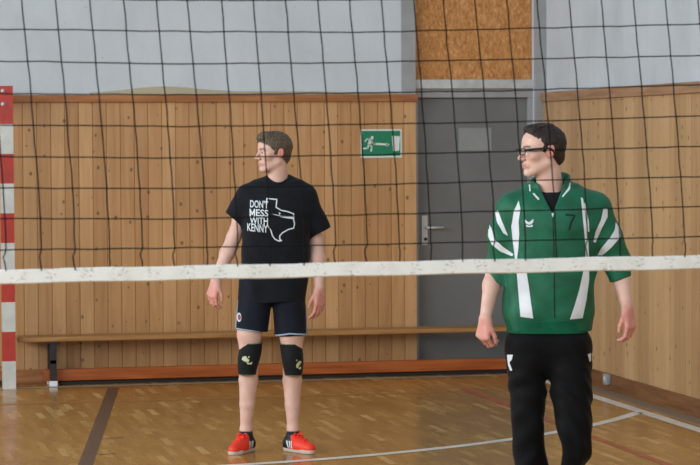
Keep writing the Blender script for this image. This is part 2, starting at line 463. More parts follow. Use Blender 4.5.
# wall socket on the right baseboard
p = onX(609.5, 380, XW-0.05)
th = thing('wall_socket', 'small grey socket box on the baseboard of the right wall', 'socket', (XW-0.052, p[1], 0.045))
bm = bmesh.new(); box(bm, -0.035, 0, -0.036, 0.036, 0.0, 0.072, 0.006); bobj('socket_box', bm, 'socket', th, True)
bm = bmesh.new(); tube(bm, [(-0.033, 0, 0.036), (-0.038, 0, 0.036)], 0.02, 16); bobj('socket_face', bm, 'white_paint', th, True)

# ------------------------------------------------------------ exit sign
YS = YW-0.024
def sp_(zx, zy): p = onY(350+zx/10.333, 120+zy/10.333, YS-0.006); return (p[0], p[2])
a = sp_(112, 97); b = sp_(536, 388)
sign = thing('exit_sign', 'green emergency exit sign with running figure and arrow on the pine boards', 'sign', ((a[0]+b[0])/2, YS, (a[1]+b[1])/2))
ox, oz = (a[0]+b[0])/2, (a[1]+b[1])/2
def flat(name, polys, mat, y0, th_, parent, o_=(0, 0)):
    bm = bmesh.new()
    for poly in polys:
        vs = [bm.verts.new((x-o_[0], y0, z-o_[1])) for x, z in poly]
        f = bm.faces.new(vs); r = bmesh.ops.extrude_face_region(bm, geom=[f])
        bmesh.ops.translate(bm, verts=[g for g in r['geom'] if isinstance(g, bmesh.types.BMVert)], vec=(0, -th_, 0))
    bm.normal_update(); bmesh.ops.triangulate(bm, faces=bm.faces)
    return bobj(name, bm, mat, parent)
def rect(a, b): return [(a[0], a[1]), (b[0], a[1]), (b[0], b[1]), (a[0], b[1])]
def stroke(pts, wd):
    out = []
    for (x0, y0), (x1, y1) in zip(pts[:-1], pts[1:]):
        L_ = math.hypot(x1-x0, y1-y0); nx, ny = -(y1-y0)/L_*wd/2, (x1-x0)/L_*wd/2; ex, ey = (x1-x0)/L_*wd*0.3, (y1-y0)/L_*wd*0.3
        out.append([sp_(x0+nx-ex, y0+ny-ey), sp_(x1+nx+ex, y1+ny+ey), sp_(x1-nx+ex, y1-ny+ey), sp_(x0-nx-ex, y0-ny-ey)])
    return out
flat('sign_plate', [rect(a, b)], 'sign_white', 0, 0.004, sign, (ox, oz))
flat('green_panel', [rect(sp_(122, 113), sp_(520, 368))], 'sign_green', -0.004, 0.0015, sign, (ox, oz))
flat('door_symbol', [[sp_(432, 163), sp_(516, 168), sp_(508, 318), sp_(446, 322)]], 'sign_white', -0.0055, 0.001, sign, (ox, oz))
flat('arrow', stroke([(245, 246), (385, 253)], 20)+[[sp_(376, 232), sp_(410, 253), sp_(376, 276)]], 'sign_white', -0.0055, 0.001, sign, (ox, oz))
head_ = [sp_(229+15*math.cos(t), 182+17*math.sin(t)) for t in np.linspace(0, 2*math.pi, 15)[:-1]]
flat('running_figure', [head_]+stroke([(214, 203), (200, 250)], 32)+stroke([(205, 200), (172, 196), (156, 222)], 12)+stroke([(218, 210), (236, 242), (262, 246)], 12)
     + stroke([(196, 255), (180, 292), (134, 296)], 16)+stroke([(206, 255), (226, 282), (217, 322)], 15), 'sign_white', -0.0055, 0.001, sign, (ox, oz))

# ------------------------------------------------------------ handball goal
gx = 1.333
goal = thing('handball_goal', 'red and white striped handball goal frame at the edge of the pine wall', 'goal', (gx, YG, 0))
PW = 0.088
def post(x):
    bm = bmesh.new(); zs = [0.0]+[0.19+0.2035*k for k in range(9)]+[2.0]
    for k in range(len(zs)-1): box(bm, x-PW/2, x+PW/2, -PW/2, PW/2, zs[k], zs[k+1], 0.0, 1 if (k % 2 == 0 and k < len(zs)-2) else 0)
    bmesh.ops.remove_doubles(bm, verts=bm.verts, dist=1e-5)
    bmesh.ops.delete(bm, geom=[f for f in bm.faces if abs(f.normal.z) > 0.9 and 0.01 < f.calc_center_median().z < 1.99], context='FACES_ONLY')
    return bobj('goal_post', bm, ['red_paint', 'white_paint'], goal)
pr = post(0)
post(-2.6)
bm = bmesh.new()
xs = [0.044-0.26]+[0.044-0.26-0.2035*k for k in range(1, 11)]
box(bm, xs[0], 0.044, -PW/2, PW/2, 2.0, 2.08, 0.0, 0)
for k in range(10): box(bm, xs[k+1], xs[k], -PW/2, PW/2, 2.0, 2.08, 0.0, 1 if k % 2 == 0 else 0)
box(bm, -2.644, xs[10], -PW/2, PW/2, 2.0, 2.08, 0.0, 0)
bobj('crossbar', bm, ['red_paint', 'white_paint'], goal)
for z in (1.955, 2.045):
    bm = bmesh.new(); tube(bm, [(-0.025, -PW/2, z), (-0.025, -PW/2-0.008, z)], 0.014, 12); bobj('bolt', bm, 'steel', goal, True)
bm = bmesh.new()
for z0, z1 in ((0.06, 0.06), (0.9, 0.9)):
    pass
box(bm, -0.02, 0.02, PW/2, 0.26, 0.0, 0.03, 0.003); box(bm, -2.62, -2.58, PW/2, 0.26, 0.0, 0.03, 0.003)
box(bm, -2.62, 0.02, 0.24, 0.27, 0.0, 0.03, 0.003)
bobj('ground_frame', bm, 'black_metal', goal)

# ------------------------------------------------------------ long gymnastics bench
bx0 = onY(14, 340, YB)[0]+0.02; BL = onY(541, 370, YB)[0]-bx0
zs1 = 0.345; bench = thing('long_bench', 'long low gymnastics bench of worn wood standing along the back wall', 'bench', (bx0, YB, 0))
bm = bmesh.new(); box(bm, 0, BL, -0.12, 0.12, 0.312, zs1, 0.008); bobj('seat', bm, 'seat', bench)
lx = onY(52, 360, YB)[0]-bx0
bm = bmesh.new(); box(bm, lx-0.06, BL-0.08, -0.025, 0.025, 0.03, 0.112, 0.006); bobj('beam', bm, 'beam', bench)
for x in (lx, BL-0.12):
    bm = bmesh.new()
    box(bm, x-0.022, x+0.022, -0.10, -0.055, 0.02, 0.312, 0.003)
    box(bm, x-0.022, x+0.022, 0.055, 0.10, 0.02, 0.312, 0.003)
    box(bm, x-0.022, x+0.022, -0.10, 0.10, 0.155, 0.185, 0.003)
    box(bm, x-0.05, x+0.05, -0.11, 0.11, 0.296, 0.311, 0.003)
    lg = bobj('leg', bm, 'black_metal', bench)
    for yy in (-0.08, 0.08):
        bm = bmesh.new(); box(bm, x-0.028, x+0.028, yy-0.028, yy+0.028, 0.0, 0.038, 0.006); bobj('rubber_foot', bm, 'rubber_white', lg)

# dark strip added to stand in for the shadow gap under the bench
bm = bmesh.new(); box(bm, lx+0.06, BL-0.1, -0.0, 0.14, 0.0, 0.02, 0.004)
o = bobj('bench_shadow_strip', bm, 'black_metal'); o.location = (bx0, YB, 0); o['label'] = 'low dark blue-black strip put in for the shadow on the floor under the long bench'; o['category'] = 'shadow'

# ------------------------------------------------------------ volleyball net
rowsx = [0, 175, 350, 525, 700]
rowsy = np.array([[-3, 29, 61, 93.5, 125, 156.5, 188, 218.5, 250], [0.5, 31.3, 64, 95, 126.5, 158, 188.5, 219, 248], [0, 32.5, 62.6, 93, 124.6, 155.3, 185.4, 215, 245],
                  [-3, 28.3, 59, 90.3, 121.6, 151, 180.6, 210.7, 240.8], [-7, 24, 55.4, 84.3, 115.6, 146, 176.4, 206.5, 236.6]], float)
cols0 = [-14, 21.7, 55.4, 89.7, 123.4, 156.5, 187, 221.4, 253.3, 285.2, 317.7, 349.6, 381.3, 413.8, 443.3, 474.6, 506.5, 537, 569, 601, 633.4, 665.3, 697.8]
cols1 = [6, 41.5, 75.3, 109.6, 142.7, 175, 207, 237.6, 270, 304, 335.8, 367.5, 399.4, 430.7, 462.6, 495, 525.6, 556, 588, 620, 652.6, 684.5, 716.5]
bandtop = lambda x: 269.5+(255-269.5)*x/700
bandbot = lambda x: 284+(269-284)*x/700
def node(c, r):
    y = 100.0
    for _ in range(6):
        x = cols0[c]+(cols1[c]-cols0[c])*np.interp(y, [-10, 0, 60, 95, 187, 235, 262], [-0.04, 0, 0.29, 0.47, 0.85, 0.99, 1.0])
        y = (bandtop(x)+2) if r == 9 else np.interp(x, rowsx, rowsy[:, r])+(0 if 0 <= x <= 700 else 0)
    # sideways bulge of a slack hanging net
    Y = YN+0.012*math.sin(c*0.9+r*0.4)+0.006*math.sin(r*1.7)
    return onY(x, y, Y)
N = {}
nc = len(cols0)
for c in range(nc):
    for r in range(10): N[c, r] = Vector(node(c, r))
for r in range(10):
    for k in range(1, 14):
        N[-k, r] = N[0, r]+Vector((-0.103*k, 0, 0)); N[nc-1+k, r] = N[nc-1, r]+Vector((0.103*k, 0, 0.004*k))
for c in range(-13, nc+13):
    for k in range(1, 4): N[c, -k] = N[c, 0]+Vector((-0.0064*k, 0, 0.098*k))
net = thing('volleyball_net', 'black mesh volleyball net with white bottom tape stretched across the hall', 'net', (float(N[11, 9].x), YN, 0))
OFF = Vector((-net.location.x, -YN, 0))
bm = bmesh.new()
def strand(pts, ra):
    out = []
    for i in range(len(pts)-1):
        a, b = pts[i], pts[i+1]
        out.append(a)
        m_ = (a+b)/2+Vector((random.uniform(-1, 1)*0.0018, random.uniform(-1, 1)*0.003, random.uniform(-1, 1)*0.0016)); out.append(m_)
    out.append(pts[-1]); tube(bm, [p+OFF for p in out], ra, 5)
for c in range(-13, nc+13):
    pts = [N[c, r].copy() for r in range(-3, 10)]
    # slack kink where each vertical cord meets the tape
    kx = random.uniform(-0.006, 0.006); mid = (pts[-2]+pts[-1])/2+Vector((kx-0.004, -0.004, 0.01)); pts.insert(-1, mid)
    strand(pts, 0.0022)
for r in range(-3, 9): strand([N[c, r].copy() for c in range(-13, nc+13)], 0.0020)
for c in range(-13, nc+13):
    for r in range(-3, 9):
        bmesh.ops.create_icosphere(bm, subdivisions=1, radius=0.0036, matrix=Matrix.Translation(N[c, r]+OFF))
bobj('netting', bm, 'twine', net, True)
bm = bmesh.new(); pa, pb = [], []
for i in range(-30, 132):
    x = 7*i
    t_ = Vector(onY(x, bandtop(x)+0.35*math.sin(i*0.35)+0.15*math.sin(i*1.1), YN)); b_ = Vector(onY(x, bandbot(x)+0.35*math.sin(i*0.35+0.5), YN))
    pa.append(t_+OFF); pb.append(b_+OFF)
rings = []
for t_, b_ in zip(pa, pb):
    h_ = 0.0045; rings.append([bm.verts.new(v) for v in (t_+Vector((0, -h_, -0.003)), t_, t_+Vector((0, h_, -0.003)), b_+Vector((0, h_, 0.003)), b_, b_+Vector((0, -h_, 0.003)))])
for i in range(len(rings)-1):
    for k in range(6): bm.faces.new((rings[i][k], rings[i][(k+1) % 6], rings[i+1][(k+1) % 6], rings[i+1][k]))
bm.faces.new(rings[0][::-1]); bm.faces.new(rings[-1])
bobj('bottom_tape', bm, 'tape', net)

#PEOPLE#
# ------------------------------------------------------------ solid modelling on a grid (smooth unions, then one skin)
def smin(a, b, k):
    if k <= 0: return np.minimum(a, b)
    h = np.maximum(k-np.abs(a-b), 0)/k; return np.minimum(a, b)-h*h*k*0.25
def smax(a, b, k): return -smin(-a, -b, k)


class Sdf:
    def __init__(s, lo, hi, h=0.0036):
        s.lo = np.array(lo, float); s.h = h; s.n = np.ceil((np.array(hi)-s.lo)/h).astype(int)+1
        s.d = np.full(s.n, 4.0, np.float32)
    def sub(s, lo, hi):
        a = np.clip(np.floor((np.array(lo)-s.lo)/s.h).astype(int), 0, s.n-1); b = np.clip(np.ceil((np.array(hi)-s.lo)/s.h).astype(int)+1, 1, s.n)
        sl = tuple(slice(a[i], b[i]) for i in range(3))
        ax = [(s.lo[i]+s.h*np.arange(a[i], b[i])).astype(np.float32) for i in range(3)]
        return sl, ax[0][:, None, None], ax[1][None, :, None], ax[2][None, None, :]
    def add(s, fn, lo, hi, k=0.02):
        pad = k+0.012; sl, X, Y, Z = s.sub(np.array(lo)-pad, np.array(hi)+pad)
        s.d[sl] = smin(s.d[sl], fn(X, Y, Z), k)
    def cut(s, fn, lo=None, hi=None, k=0.0):
        sl, X, Y, Z = s.sub(s.lo if lo is None else lo, s.lo+s.h*s.n if hi is None else hi)
        s.d[sl] = smax(s.d[sl], -fn(X, Y, Z), k)
    def cone(s, a, b, ra, rb, k=0.02):
        a = np.array(a, float); b = np.array(b, float); r = max(ra, rb)
        s.add(cone_f(a, b, ra, rb), np.minimum(a, b)-r, np.maximum(a, b)+r, k)
    def chain(s, pts, rad, k=0.02):
        for i in range(len(pts)-1): s.cone(pts[i], pts[i+1], rad[i], rad[i+1], k)
    def ell(s, c, r, k=0.02, R=None):
        c = np.array(c, float); m = max(r); s.add(ell_f(c, r, R), c-m, c+m, k)
    def mesh(s, name, mat, parent, tint=None, paint=None, warp=0.0, relax=1):
        V, F = surface(s.d); V = V*s.h+s.lo
        if relax:
            E = np.concatenate([F[:, [0, 1]], F[:, [1, 2]], F[:, [2, 3]], F[:, [3, 0]]])
            for _ in range(relax):
                acc = np.zeros_like(V); cnt = np.zeros(len(V))
                for a, b in ((0, 1), (1, 0)):
                    for q in range(3): acc[:, q] += np.bincount(E[:, a], V[E[:, b], q], len(V))
                    cnt += np.bincount(E[:, a], minlength=len(V))
                V = V*0.5+0.5*acc/np.maximum(cnt, 1)[:, None]
        me = bpy.data.meshes.new(name)
        me.vertices.add(len(V)); me.vertices.foreach_set('co', V.astype(np.float32).ravel())
        me.loops.add(len(F)*4); me.loops.foreach_set('vertex_index', F.astype(np.int32).ravel())
        me.polygons.add(len(F)); me.polygons.foreach_set('loop_start', np.arange(0, len(F)*4, 4, dtype=np.int32))
        me.update(calc_edges=True); me.validate()
        if tint is not None:
            c = me.color_attributes.new('tint', 'FLOAT_COLOR', 'POINT'); C4 = np.ones((len(V), 4), np.float32); C4[:, :3] = tint(V)
            c.data.foreach_set('color', C4.ravel())
        o = link(name, me, mat, parent, True)
        if paint is not None:
            ctr = V[F].mean(1); me.polygons.foreach_set('material_index', paint(ctr).astype(np.int32))
        return o


def cone_f(a, b, ra, rb):
    ab = b-a; L2 = float(ab@ab)+1e-12
    def f(X, Y, Z):
        x, y, z = X-a[0], Y-a[1], Z-a[2]; t = np.clip((x*ab[0]+y*ab[1]+z*ab[2])/L2, 0, 1)
        return np.sqrt((x-t*ab[0])**2+(y-t*ab[1])**2+(z-t*ab[2])**2)-(ra+(rb-ra)*t)
    return f


def ell_f(c, r, R=None):
    def f(X, Y, Z):
        x, y, z = X-c[0], Y-c[1], Z-c[2]
        if R is not None: x, y, z = R[0][0]*x+R[0][1]*y+R[0][2]*z, R[1][0]*x+R[1][1]*y+R[1][2]*z, R[2][0]*x+R[2][1]*y+R[2][2]*z
        k0 = np.sqrt((x/r[0])**2+(y/r[1])**2+(z/r[2])**2); k1 = np.sqrt((x/r[0]**2)**2+(y/r[1]**2)**2+(z/r[2]**2)**2)+1e-9
        return k0*(k0-1)/k1
    return f


def surface(d):
    """naive surface nets"""
    neg = d < 0; nx, ny, nz = d.shape
    c = np.zeros((nx-1, ny-1, nz-1), np.uint8)
    for i in (0, 1):
        for j in (0, 1):
            for k in (0, 1): c += neg[i:nx-1+i, j:ny-1+j, k:nz-1+k]
    act = (c > 0) & (c < 8); idx = np.argwhere(act); ids = np.full(act.shape, -1, np.int32); ids[act] = np.arange(len(idx))
    cor = {}
    for i in (0, 1):
        for j in (0, 1):
            for k in (0, 1): cor[i, j, k] = d[idx[:, 0]+i, idx[:, 1]+j, idx[:, 2]+k].astype(np.float64)
    acc = np.zeros((len(idx), 3)); cnt = np.zeros(len(idx))
    for (a, b) in [((0, 0, 0), (1, 0, 0)), ((0, 1, 0), (1, 1, 0)), ((0, 0, 1), (1, 0, 1)), ((0, 1, 1), (1, 1, 1)), ((0, 0, 0), (0, 1, 0)), ((1, 0, 0), (1, 1, 0)),
                   ((0, 0, 1), (0, 1, 1)), ((1, 0, 1), (1, 1, 1)), ((0, 0, 0), (0, 0, 1)), ((1, 0, 0), (1, 0, 1)), ((0, 1, 0), (0, 1, 1)), ((1, 1, 0), (1, 1, 1))]:
        va, vb = cor[a], cor[b]; m = (va < 0) != (vb < 0); t = np.where(m, va/np.where(m, va-vb, 1), 0); t = np.clip(t, 0, 1)
        for q in range(3): acc[:, q] += m*(a[q]+t*(b[q]-a[q]))
        cnt += m
    V = idx+acc/cnt[:, None]
    Fs = []
    for ax in range(3):
        o1, o2 = [q for q in range(3) if q != ax]
        A = np.take(neg, range(0, d.shape[ax]-1), ax); B = np.take(neg, range(1, d.shape[ax]), ax); e = np.argwhere(A != B)
        ok = (e[:, o1] > 0) & (e[:, o2] > 0) & (e[:, o1] < d.shape[o1]-1) & (e[:, o2] < d.shape[o2]-1); e = e[ok]
        s_ = A[e[:, 0], e[:, 1], e[:, 2]]; q = []
        for du, dv in ((0, 0), (-1, 0), (-1, -1), (0, -1)):
            g = e.copy(); g[:, o1] += du; g[:, o2] += dv; q.append(ids[g[:, 0], g[:, 1], g[:, 2]])
        q = np.stack(q, 1); flip = s_ if ax != 1 else ~s_
        q[~flip] = q[~flip][:, ::-1]; Fs.append(q)
    return V, np.concatenate(Fs)


def loft_f(keys, n=2.4, grow=0.0, smooth=0.03):
    """stack of rounded cross-sections; keys (z, cx, cy, a, b)"""
    K = np.array(sorted(keys), float); zz = np.linspace(K[0, 0], K[-1, 0], 240); dz = zz[1]-zz[0]
    kk = max(1, int(smooth/dz)); ker = np.hanning(kk*2+3); ker /= ker.sum(); cols = []
    for q in range(1, 5):
        v = np.interp(zz, K[:, 0], K[:, q]); pad = len(ker)//2; cols.append(np.convolve(np.pad(v, pad, mode='reflect', reflect_type='odd'), ker, 'valid'))
    def f(X, Y, Z):
        z = Z[0, 0]; cx, cy, a, b = [np.interp(z, zz, c)[None, None, :].astype(np.float32) for c in cols]
        a = a+grow; b = b+grow
        d = ((np.abs((X-cx)/a)**n+np.abs((Y-cy)/b)**n)**(1/n)-1)*np.minimum(a, b)
        return np.maximum(d, np.maximum(Z-(zz[-1]+grow), (zz[0]-grow)-Z))
    return f


def folds(X, Y, Z, amp, seed, fx=22.0, fz=16.0):
    p = np.random.RandomState(seed).uniform(0, 6.28, 8)
    u = 3*X+0.25*np.sin(9*Z+p[0])+0.15*np.sin(17*Y+p[1]); v = 3*Z+0.25*np.sin(11*X+p[2])+0.1*np.sin(13*Y+p[3])
    return amp*(0.55*np.sin(fx*u/3*1.1+p[4]+0.9*np.sin(5*v+p[5]))+0.45*np.sin(fz*v/3*1.3+7*X+p[6])+0.35*np.sin((fx+fz)*(u+v)/3*0.9+p[7]))


class Figure:
    """a person standing at ground pixel (gx, gy), local frame: x to the picture's right, y away, z up"""
    def __init__(s, gx, gy, label, name='person'):
        g = onZ(gx, gy); s.g = g; s.az = math.atan2(g[0], g[1])
        s.root = thing(name, label, 'person', (g[0], g[1], 0), -s.az)
        s.ex = np.array([math.cos(s.az), -math.sin(s.az), 0]); s.ey = np.array([math.sin(s.az), math.cos(s.az), 0])
    def L(s, px, py, y=0.0):
        v = ray(px, py); t = ((s.g-CAM)@s.ey+y)/(v@s.ey); P = CAM+v*t-s.g
        return np.array([P@s.ex, y, P[2]])
    def w(s, n, y=0.0): return n*((s.g-CAM)@s.ey+y)/FPX


def head_field(C, th, hs, tilt=0.0):
    """returns (to head frame, head distance function)"""
    c, s_ = math.cos(th), math.sin(th); ct, st = math.cos(tilt), math.sin(tilt)
    C = np.array(C, float)
    def Q(X, Y, Z):
        x, y, z = X-C[0], Y-C[1], Z-C[2]
        x, y = x*c-y*s_, x*s_+y*c         # undo the turn
        y, z = y*ct-z*st, y*st+z*ct
        return x/hs, y/hs, z/hs
    def E(q, c0, r): return ell_f(np.array(c0), r)(*q)
    def K(q, a, b, ra, rb): return cone_f(np.array(a, float), np.array(b, float), ra, rb)(*q)
    def f(X, Y, Z):
        q = Q(X, Y, Z); ax = np.abs(q[0]); m = (ax, q[1], q[2])
        d = E(q, (0, 0.016, 0.035), (0.0745, 0.095, 0.083))
        d = smin(d, E(q, (0, -0.032, 0.040), (0.058, 0.054, 0.052)), 0.03)
        d = smin(d, E(q, (0, -0.030, -0.035), (0.055, 0.053, 0.068)), 0.03)
        d = smin(d, K(m, (0.050, 0.008, -0.052), (0.013, -0.066, -0.096), 0.016, 0.0145), 0.022)
        d = smin(d, E(m, (0.040, -0.054, -0.018), (0.022, 0.024, 0.020)), 0.018)   # cheekbones
        d = smin(d, K(m, (0.012, -0.083, 0.021), (0.044, -0.068, 0.022), 0.0075, 0.0065), 0.014)   # brow ridge
        d = smax(d, -E(m, (0.031, -0.094, 0.004), (0.017, 0.014, 0.011)), 0.012)   # sockets
        d = smin(d, E(m, (0.030, -0.071, 0.003), (0.0125, 0.0125, 0.0125)), 0.003)   # eyes
        d = smin(d, K(m, (0.019, -0.081, 0.010), (0.042, -0.073, 0.009), 0.0035, 0.003), 0.004)   # upper lids
        d = smin(d, K(q, (0, -0.084, 0.014), (0, -0.109, -0.027), 0.0065, 0.0090), 0.010)
        d = smin(d, E(m, (0.0115, -0.096, -0.031), (0.0085, 0.010, 0.0075)), 0.006)
        d = smin(d, E(q, (0, -0.078, -0.060), (0.026, 0.016, 0.018)), 0.014)
        d = smin(d, E(q, (0, -0.0895, -0.0555), (0.021, 0.0075, 0.005)), 0.005)
        d = smin(d, E(q, (0, -0.0885, -0.0665), (0.018, 0.0075, 0.0055)), 0.005)
        d = smax(d, -E(q, (0, -0.101, -0.0612), (0.022, 0.008, 0.0016)), 0.003)
        d = smin(d, E(q, (0, -0.075, -0.094), (0.018, 0.015, 0.014)), 0.016)
        # ears
        e = E((ax-0.10*(q[1]-0.015), q[1]-0.16*q[2], q[2]), (0.0765, 0.016, -0.002), (0.0085, 0.0185, 0.031))
        e = smax(e, -E((ax, q[1], q[2]), (0.087, 0.012, 0.001), (0.008, 0.011, 0.019)), 0.004)
        d = smin(d, e, 0.006)
        return d*hs
    return Q, f


def P_head(C, th, hs, q, tilt=0.0):
    """head frame point to the figure's frame"""
    x, y, z = [v*hs for v in q]; ct, st = math.cos(tilt), math.sin(tilt)
    y, z = y*ct+z*st, -y*st+z*ct
    c, s_ = math.cos(th), math.sin(th)
    return np.array([C[0]+x*c+y*s_, C[1]-x*s_+y*c, C[2]+z])


SKIN = np.array(srgb((226, 190, 174))[:3]); LIP = np.array(srgb((186, 108, 102))[:3]); BROW = np.array(srgb((70, 50, 40))[:3])
FLUSH = np.array(srgb((214, 140, 124))[:3]); HAND = np.array(srgb((214, 140, 126))[:3]); WHITE = np.array(srgb((216, 212, 208))[:3]); IRIS = np.array(srgb((38, 40, 40))[:3])


def tinter(Q, hands, skin=SKIN, brow=BROW, legs=None):
    def bl(c, col, m): m = np.clip(m, 0, 1)[:, None]; return c*(1-m)+col*m
    def f(V):
        c = np.tile(skin, (len(V), 1)); x, y, z = Q(V[:, 0], V[:, 1], V[:, 2]); ax = np.abs(x)
        head = (z > -0.13) & (np.abs(x) < 0.12) & (np.abs(y) < 0.16)
        g = lambda a, s_: np.exp(-(a/s_)**2)
        c = bl(c, FLUSH, head*0.40*g(ax-0.045, 0.02)*g(z+0.03, 0.022)*(y < -0.03))
        c = bl(c, FLUSH, head*0.8*(ax > 0.072)*(np.abs(z) < 0.04)*(y < 0.05)*(y > -0.02))
        c = bl(c, FLUSH, head*0.5*g(ax, 0.014)*g(z+0.03, 0.012)*(y < -0.095))
        c = bl(c, LIP, head*0.9*g((ax/0.022), 1.0)*g((z+0.061)/0.0095, 1.0)*(y < -0.084)*(ax < 0.026))
        c = bl(c, brow, head*0.9*g((z-0.0245-0.12*(ax-0.02)*(ax < 0.04))/0.0055, 1)*(ax > 0.012)*(ax < 0.052)*(y < -0.05))
        r = np.hypot((ax-0.030)/0.0135, (z-0.0025)/0.0055); eye = head*(y < -0.07)*(r < 1)
        c = bl(c, WHITE, eye*0.9); c = bl(c, IRIS, head*(y < -0.07)*(np.hypot(ax-0.030, (z-0.003)) < 0.0062)*(r < 1.15))
        c = bl(c, brow, head*(y < -0.07)*0.6*((r > 1) & (r < 1.35) & (z > 0.003)))
        for H in hands:
            dd = np.linalg.norm(V-H, axis=1); c = bl(c, HAND, 0.75*np.clip((0.12-dd)/0.06, 0, 1))
        return c
    return f


def hand(g, W, dirv, th, nrm, sc=1.0, curl=(25, 38, 25), rw=0.026):
    """palm, four unequal bent fingers and a thumb; dirv along the forearm, th towards the thumb side, nrm out of the palm"""
    d = np.array(dirv, float); d /= np.linalg.norm(d); t = np.array(th, float); t -= d*(t@d); t /= np.linalg.norm(t)
    n = np.cross(d, t); n *= np.sign(n@np.array(nrm, float)); W = np.array(W, float)
    offs = (0.029, 0.0095, -0.010, -0.0285); lens = ((0.044, 0.026, 0.020), (0.048, 0.029, 0.021), (0.044, 0.027, 0.020), (0.034, 0.021, 0.018))
    kn = (0.090, 0.094, 0.089, 0.080)
    tips = []
    for o_, kk in zip(offs, kn): g.cone(W+t*o_*0.45*sc+d*0.005, W+(t*o_+d*kk)*sc, 0.0155*sc, 0.0120*sc, 0.014)
    g.cone(W+t*0.018*sc+d*0.018*sc+n*0.006, W+(t*0.034+d*0.052+n*0.012)*sc, 0.015*sc, 0.013*sc, 0.014)
    for i, (o_, kk, ln) in enumerate(zip(offs, kn, lens)):
        P = W+(t*o_+d*kk)*sc; a = 0.0; r = 0.0098*sc-(0.0012 if i == 3 else 0)
        fan = (1.5-i)*0.05
        for j in range(3):
            a += math.radians(curl[j]*(1+0.10*i)); v = (d*math.cos(a)+n*math.sin(a))+t*fan; v /= np.linalg.norm(v)
            P2 = P+v*ln[j]*sc; g.cone(P, P2, r, r-0.0010, 0.003 if j == 0 else 0.004); P = P2; r -= 0.0008
        tips.append(P)
    P = W+(t*0.036+d*0.050+n*0.012)*sc; v = d*0.86+t*0.36+n*0.42; v /= np.linalg.norm(v)
    P2 = P+v*0.034*sc; g.cone(P, P2, 0.0118*sc, 0.0105*sc, 0.005); v = d*0.93+t*0.02+n*0.40; v /= np.linalg.norm(v); g.cone(P2, P2+v*0.028*sc, 0.0105*sc, 0.0085*sc, 0.004)
    return tips


# prints and stripes that lie on cloth
def bvh_of(o):
    me = o.data; return BVHTree.FromPolygons([v.co for v in me.vertices], [p.vertices for p in me.polygons])


def applique(name, fig, polys, target, mat, parent, lift=0.0016, step=0.010, y0=-0.12, thick=None):
    """polys in photo pixels, brought to life size on the figure's frontal plane and laid on the cloth"""
    bm = bmesh.new()
    for poly in polys:
        vs = []
        for q in poly:
            p = fig.L(q[0], q[1], y0); vs.append(bm.verts.new((p[0], 0, p[2])))
        try: bm.faces.new(vs)
        except ValueError: pass
    return drape(name, bm, target, mat, parent, lift, step)


def drape(name, bm, target, mat, parent, lift, step):
    bm.normal_update(); bmesh.ops.triangulate(bm, faces=bm.faces)
    xs = [v.co.x for v in bm.verts]; zs = [v.co.z for v in bm.verts]
    for ax, lo, hi in ((0, min(xs), max(xs)), (2, min(zs), max(zs))):
        k = lo+step/2
        while k < hi:
            co = [0, 0, 0]; no = [0, 0, 0]; co[ax] = k; no[ax] = 1
            bmesh.ops.bisect_plane(bm, geom=bm.verts[:]+bm.edges[:]+bm.faces[:], plane_co=co, plane_no=no); k += step
    dead = []
    for v in bm.verts:
        h_ = target.ray_cast(Vector((v.co.x, -1.0, v.co.z)), Vector((0, 1, 0)))
        if h_[0] is None: dead.append(v)
        else: v.co = h_[0]+h_[1].normalized()*lift*(1 if h_[1].y < 0 else -1)
    bmesh.ops.delete(bm, geom=dead, context='VERTS')
    return bobj(name, bm, mat, parent, True)


def text_on(fig, s_, quad, target, mat, parent, name='lettering', y0=-0.12):
    """quad: x0, x1, ytop-left, ytop-right, height in photo pixels"""
    cu = bpy.data.curves.new('t', 'FONT'); cu.body = s_; cu.offset = 0.018; cu.resolution_u = 3
    o = bpy.data.objects.new('t', cu); COL.objects.link(o); bpy.context.view_layer.update()
    me = bpy.data.meshes.new_from_object(o.evaluated_get(bpy.context.evaluated_depsgraph_get()))
    bpy.data.objects.remove(o); bpy.data.curves.remove(cu)
    bm = bmesh.new(); bm.from_mesh(me); bpy.data.meshes.remove(me); bmesh.ops.remove_doubles(bm, verts=bm.verts, dist=1e-4)
    xs = [v.co.x for v in bm.verts]; ys = [v.co.y for v in bm.verts]; x0, x1, y0_, y1_ = min(xs), max(xs), min(ys), max(ys)
    X0, X1, TL, TR, H = quad
    for v in bm.verts:
        u = (v.co.x-x0)/(x1-x0); w_ = (v.co.y-y0_)/(y1_-y0_); px = X0+u*(X1-X0); py = TL+(TR-TL)*u+H*(1-w_); p = fig.L(px, py, y0); v.co = (p[0], 0, p[2])
    return drape(name, bm, target, mat, parent, 0.0016, 0.02)


def zoomed(ox, oy, s_, pts): return [(ox+x/s_, oy+y/s_) for x, y in pts]


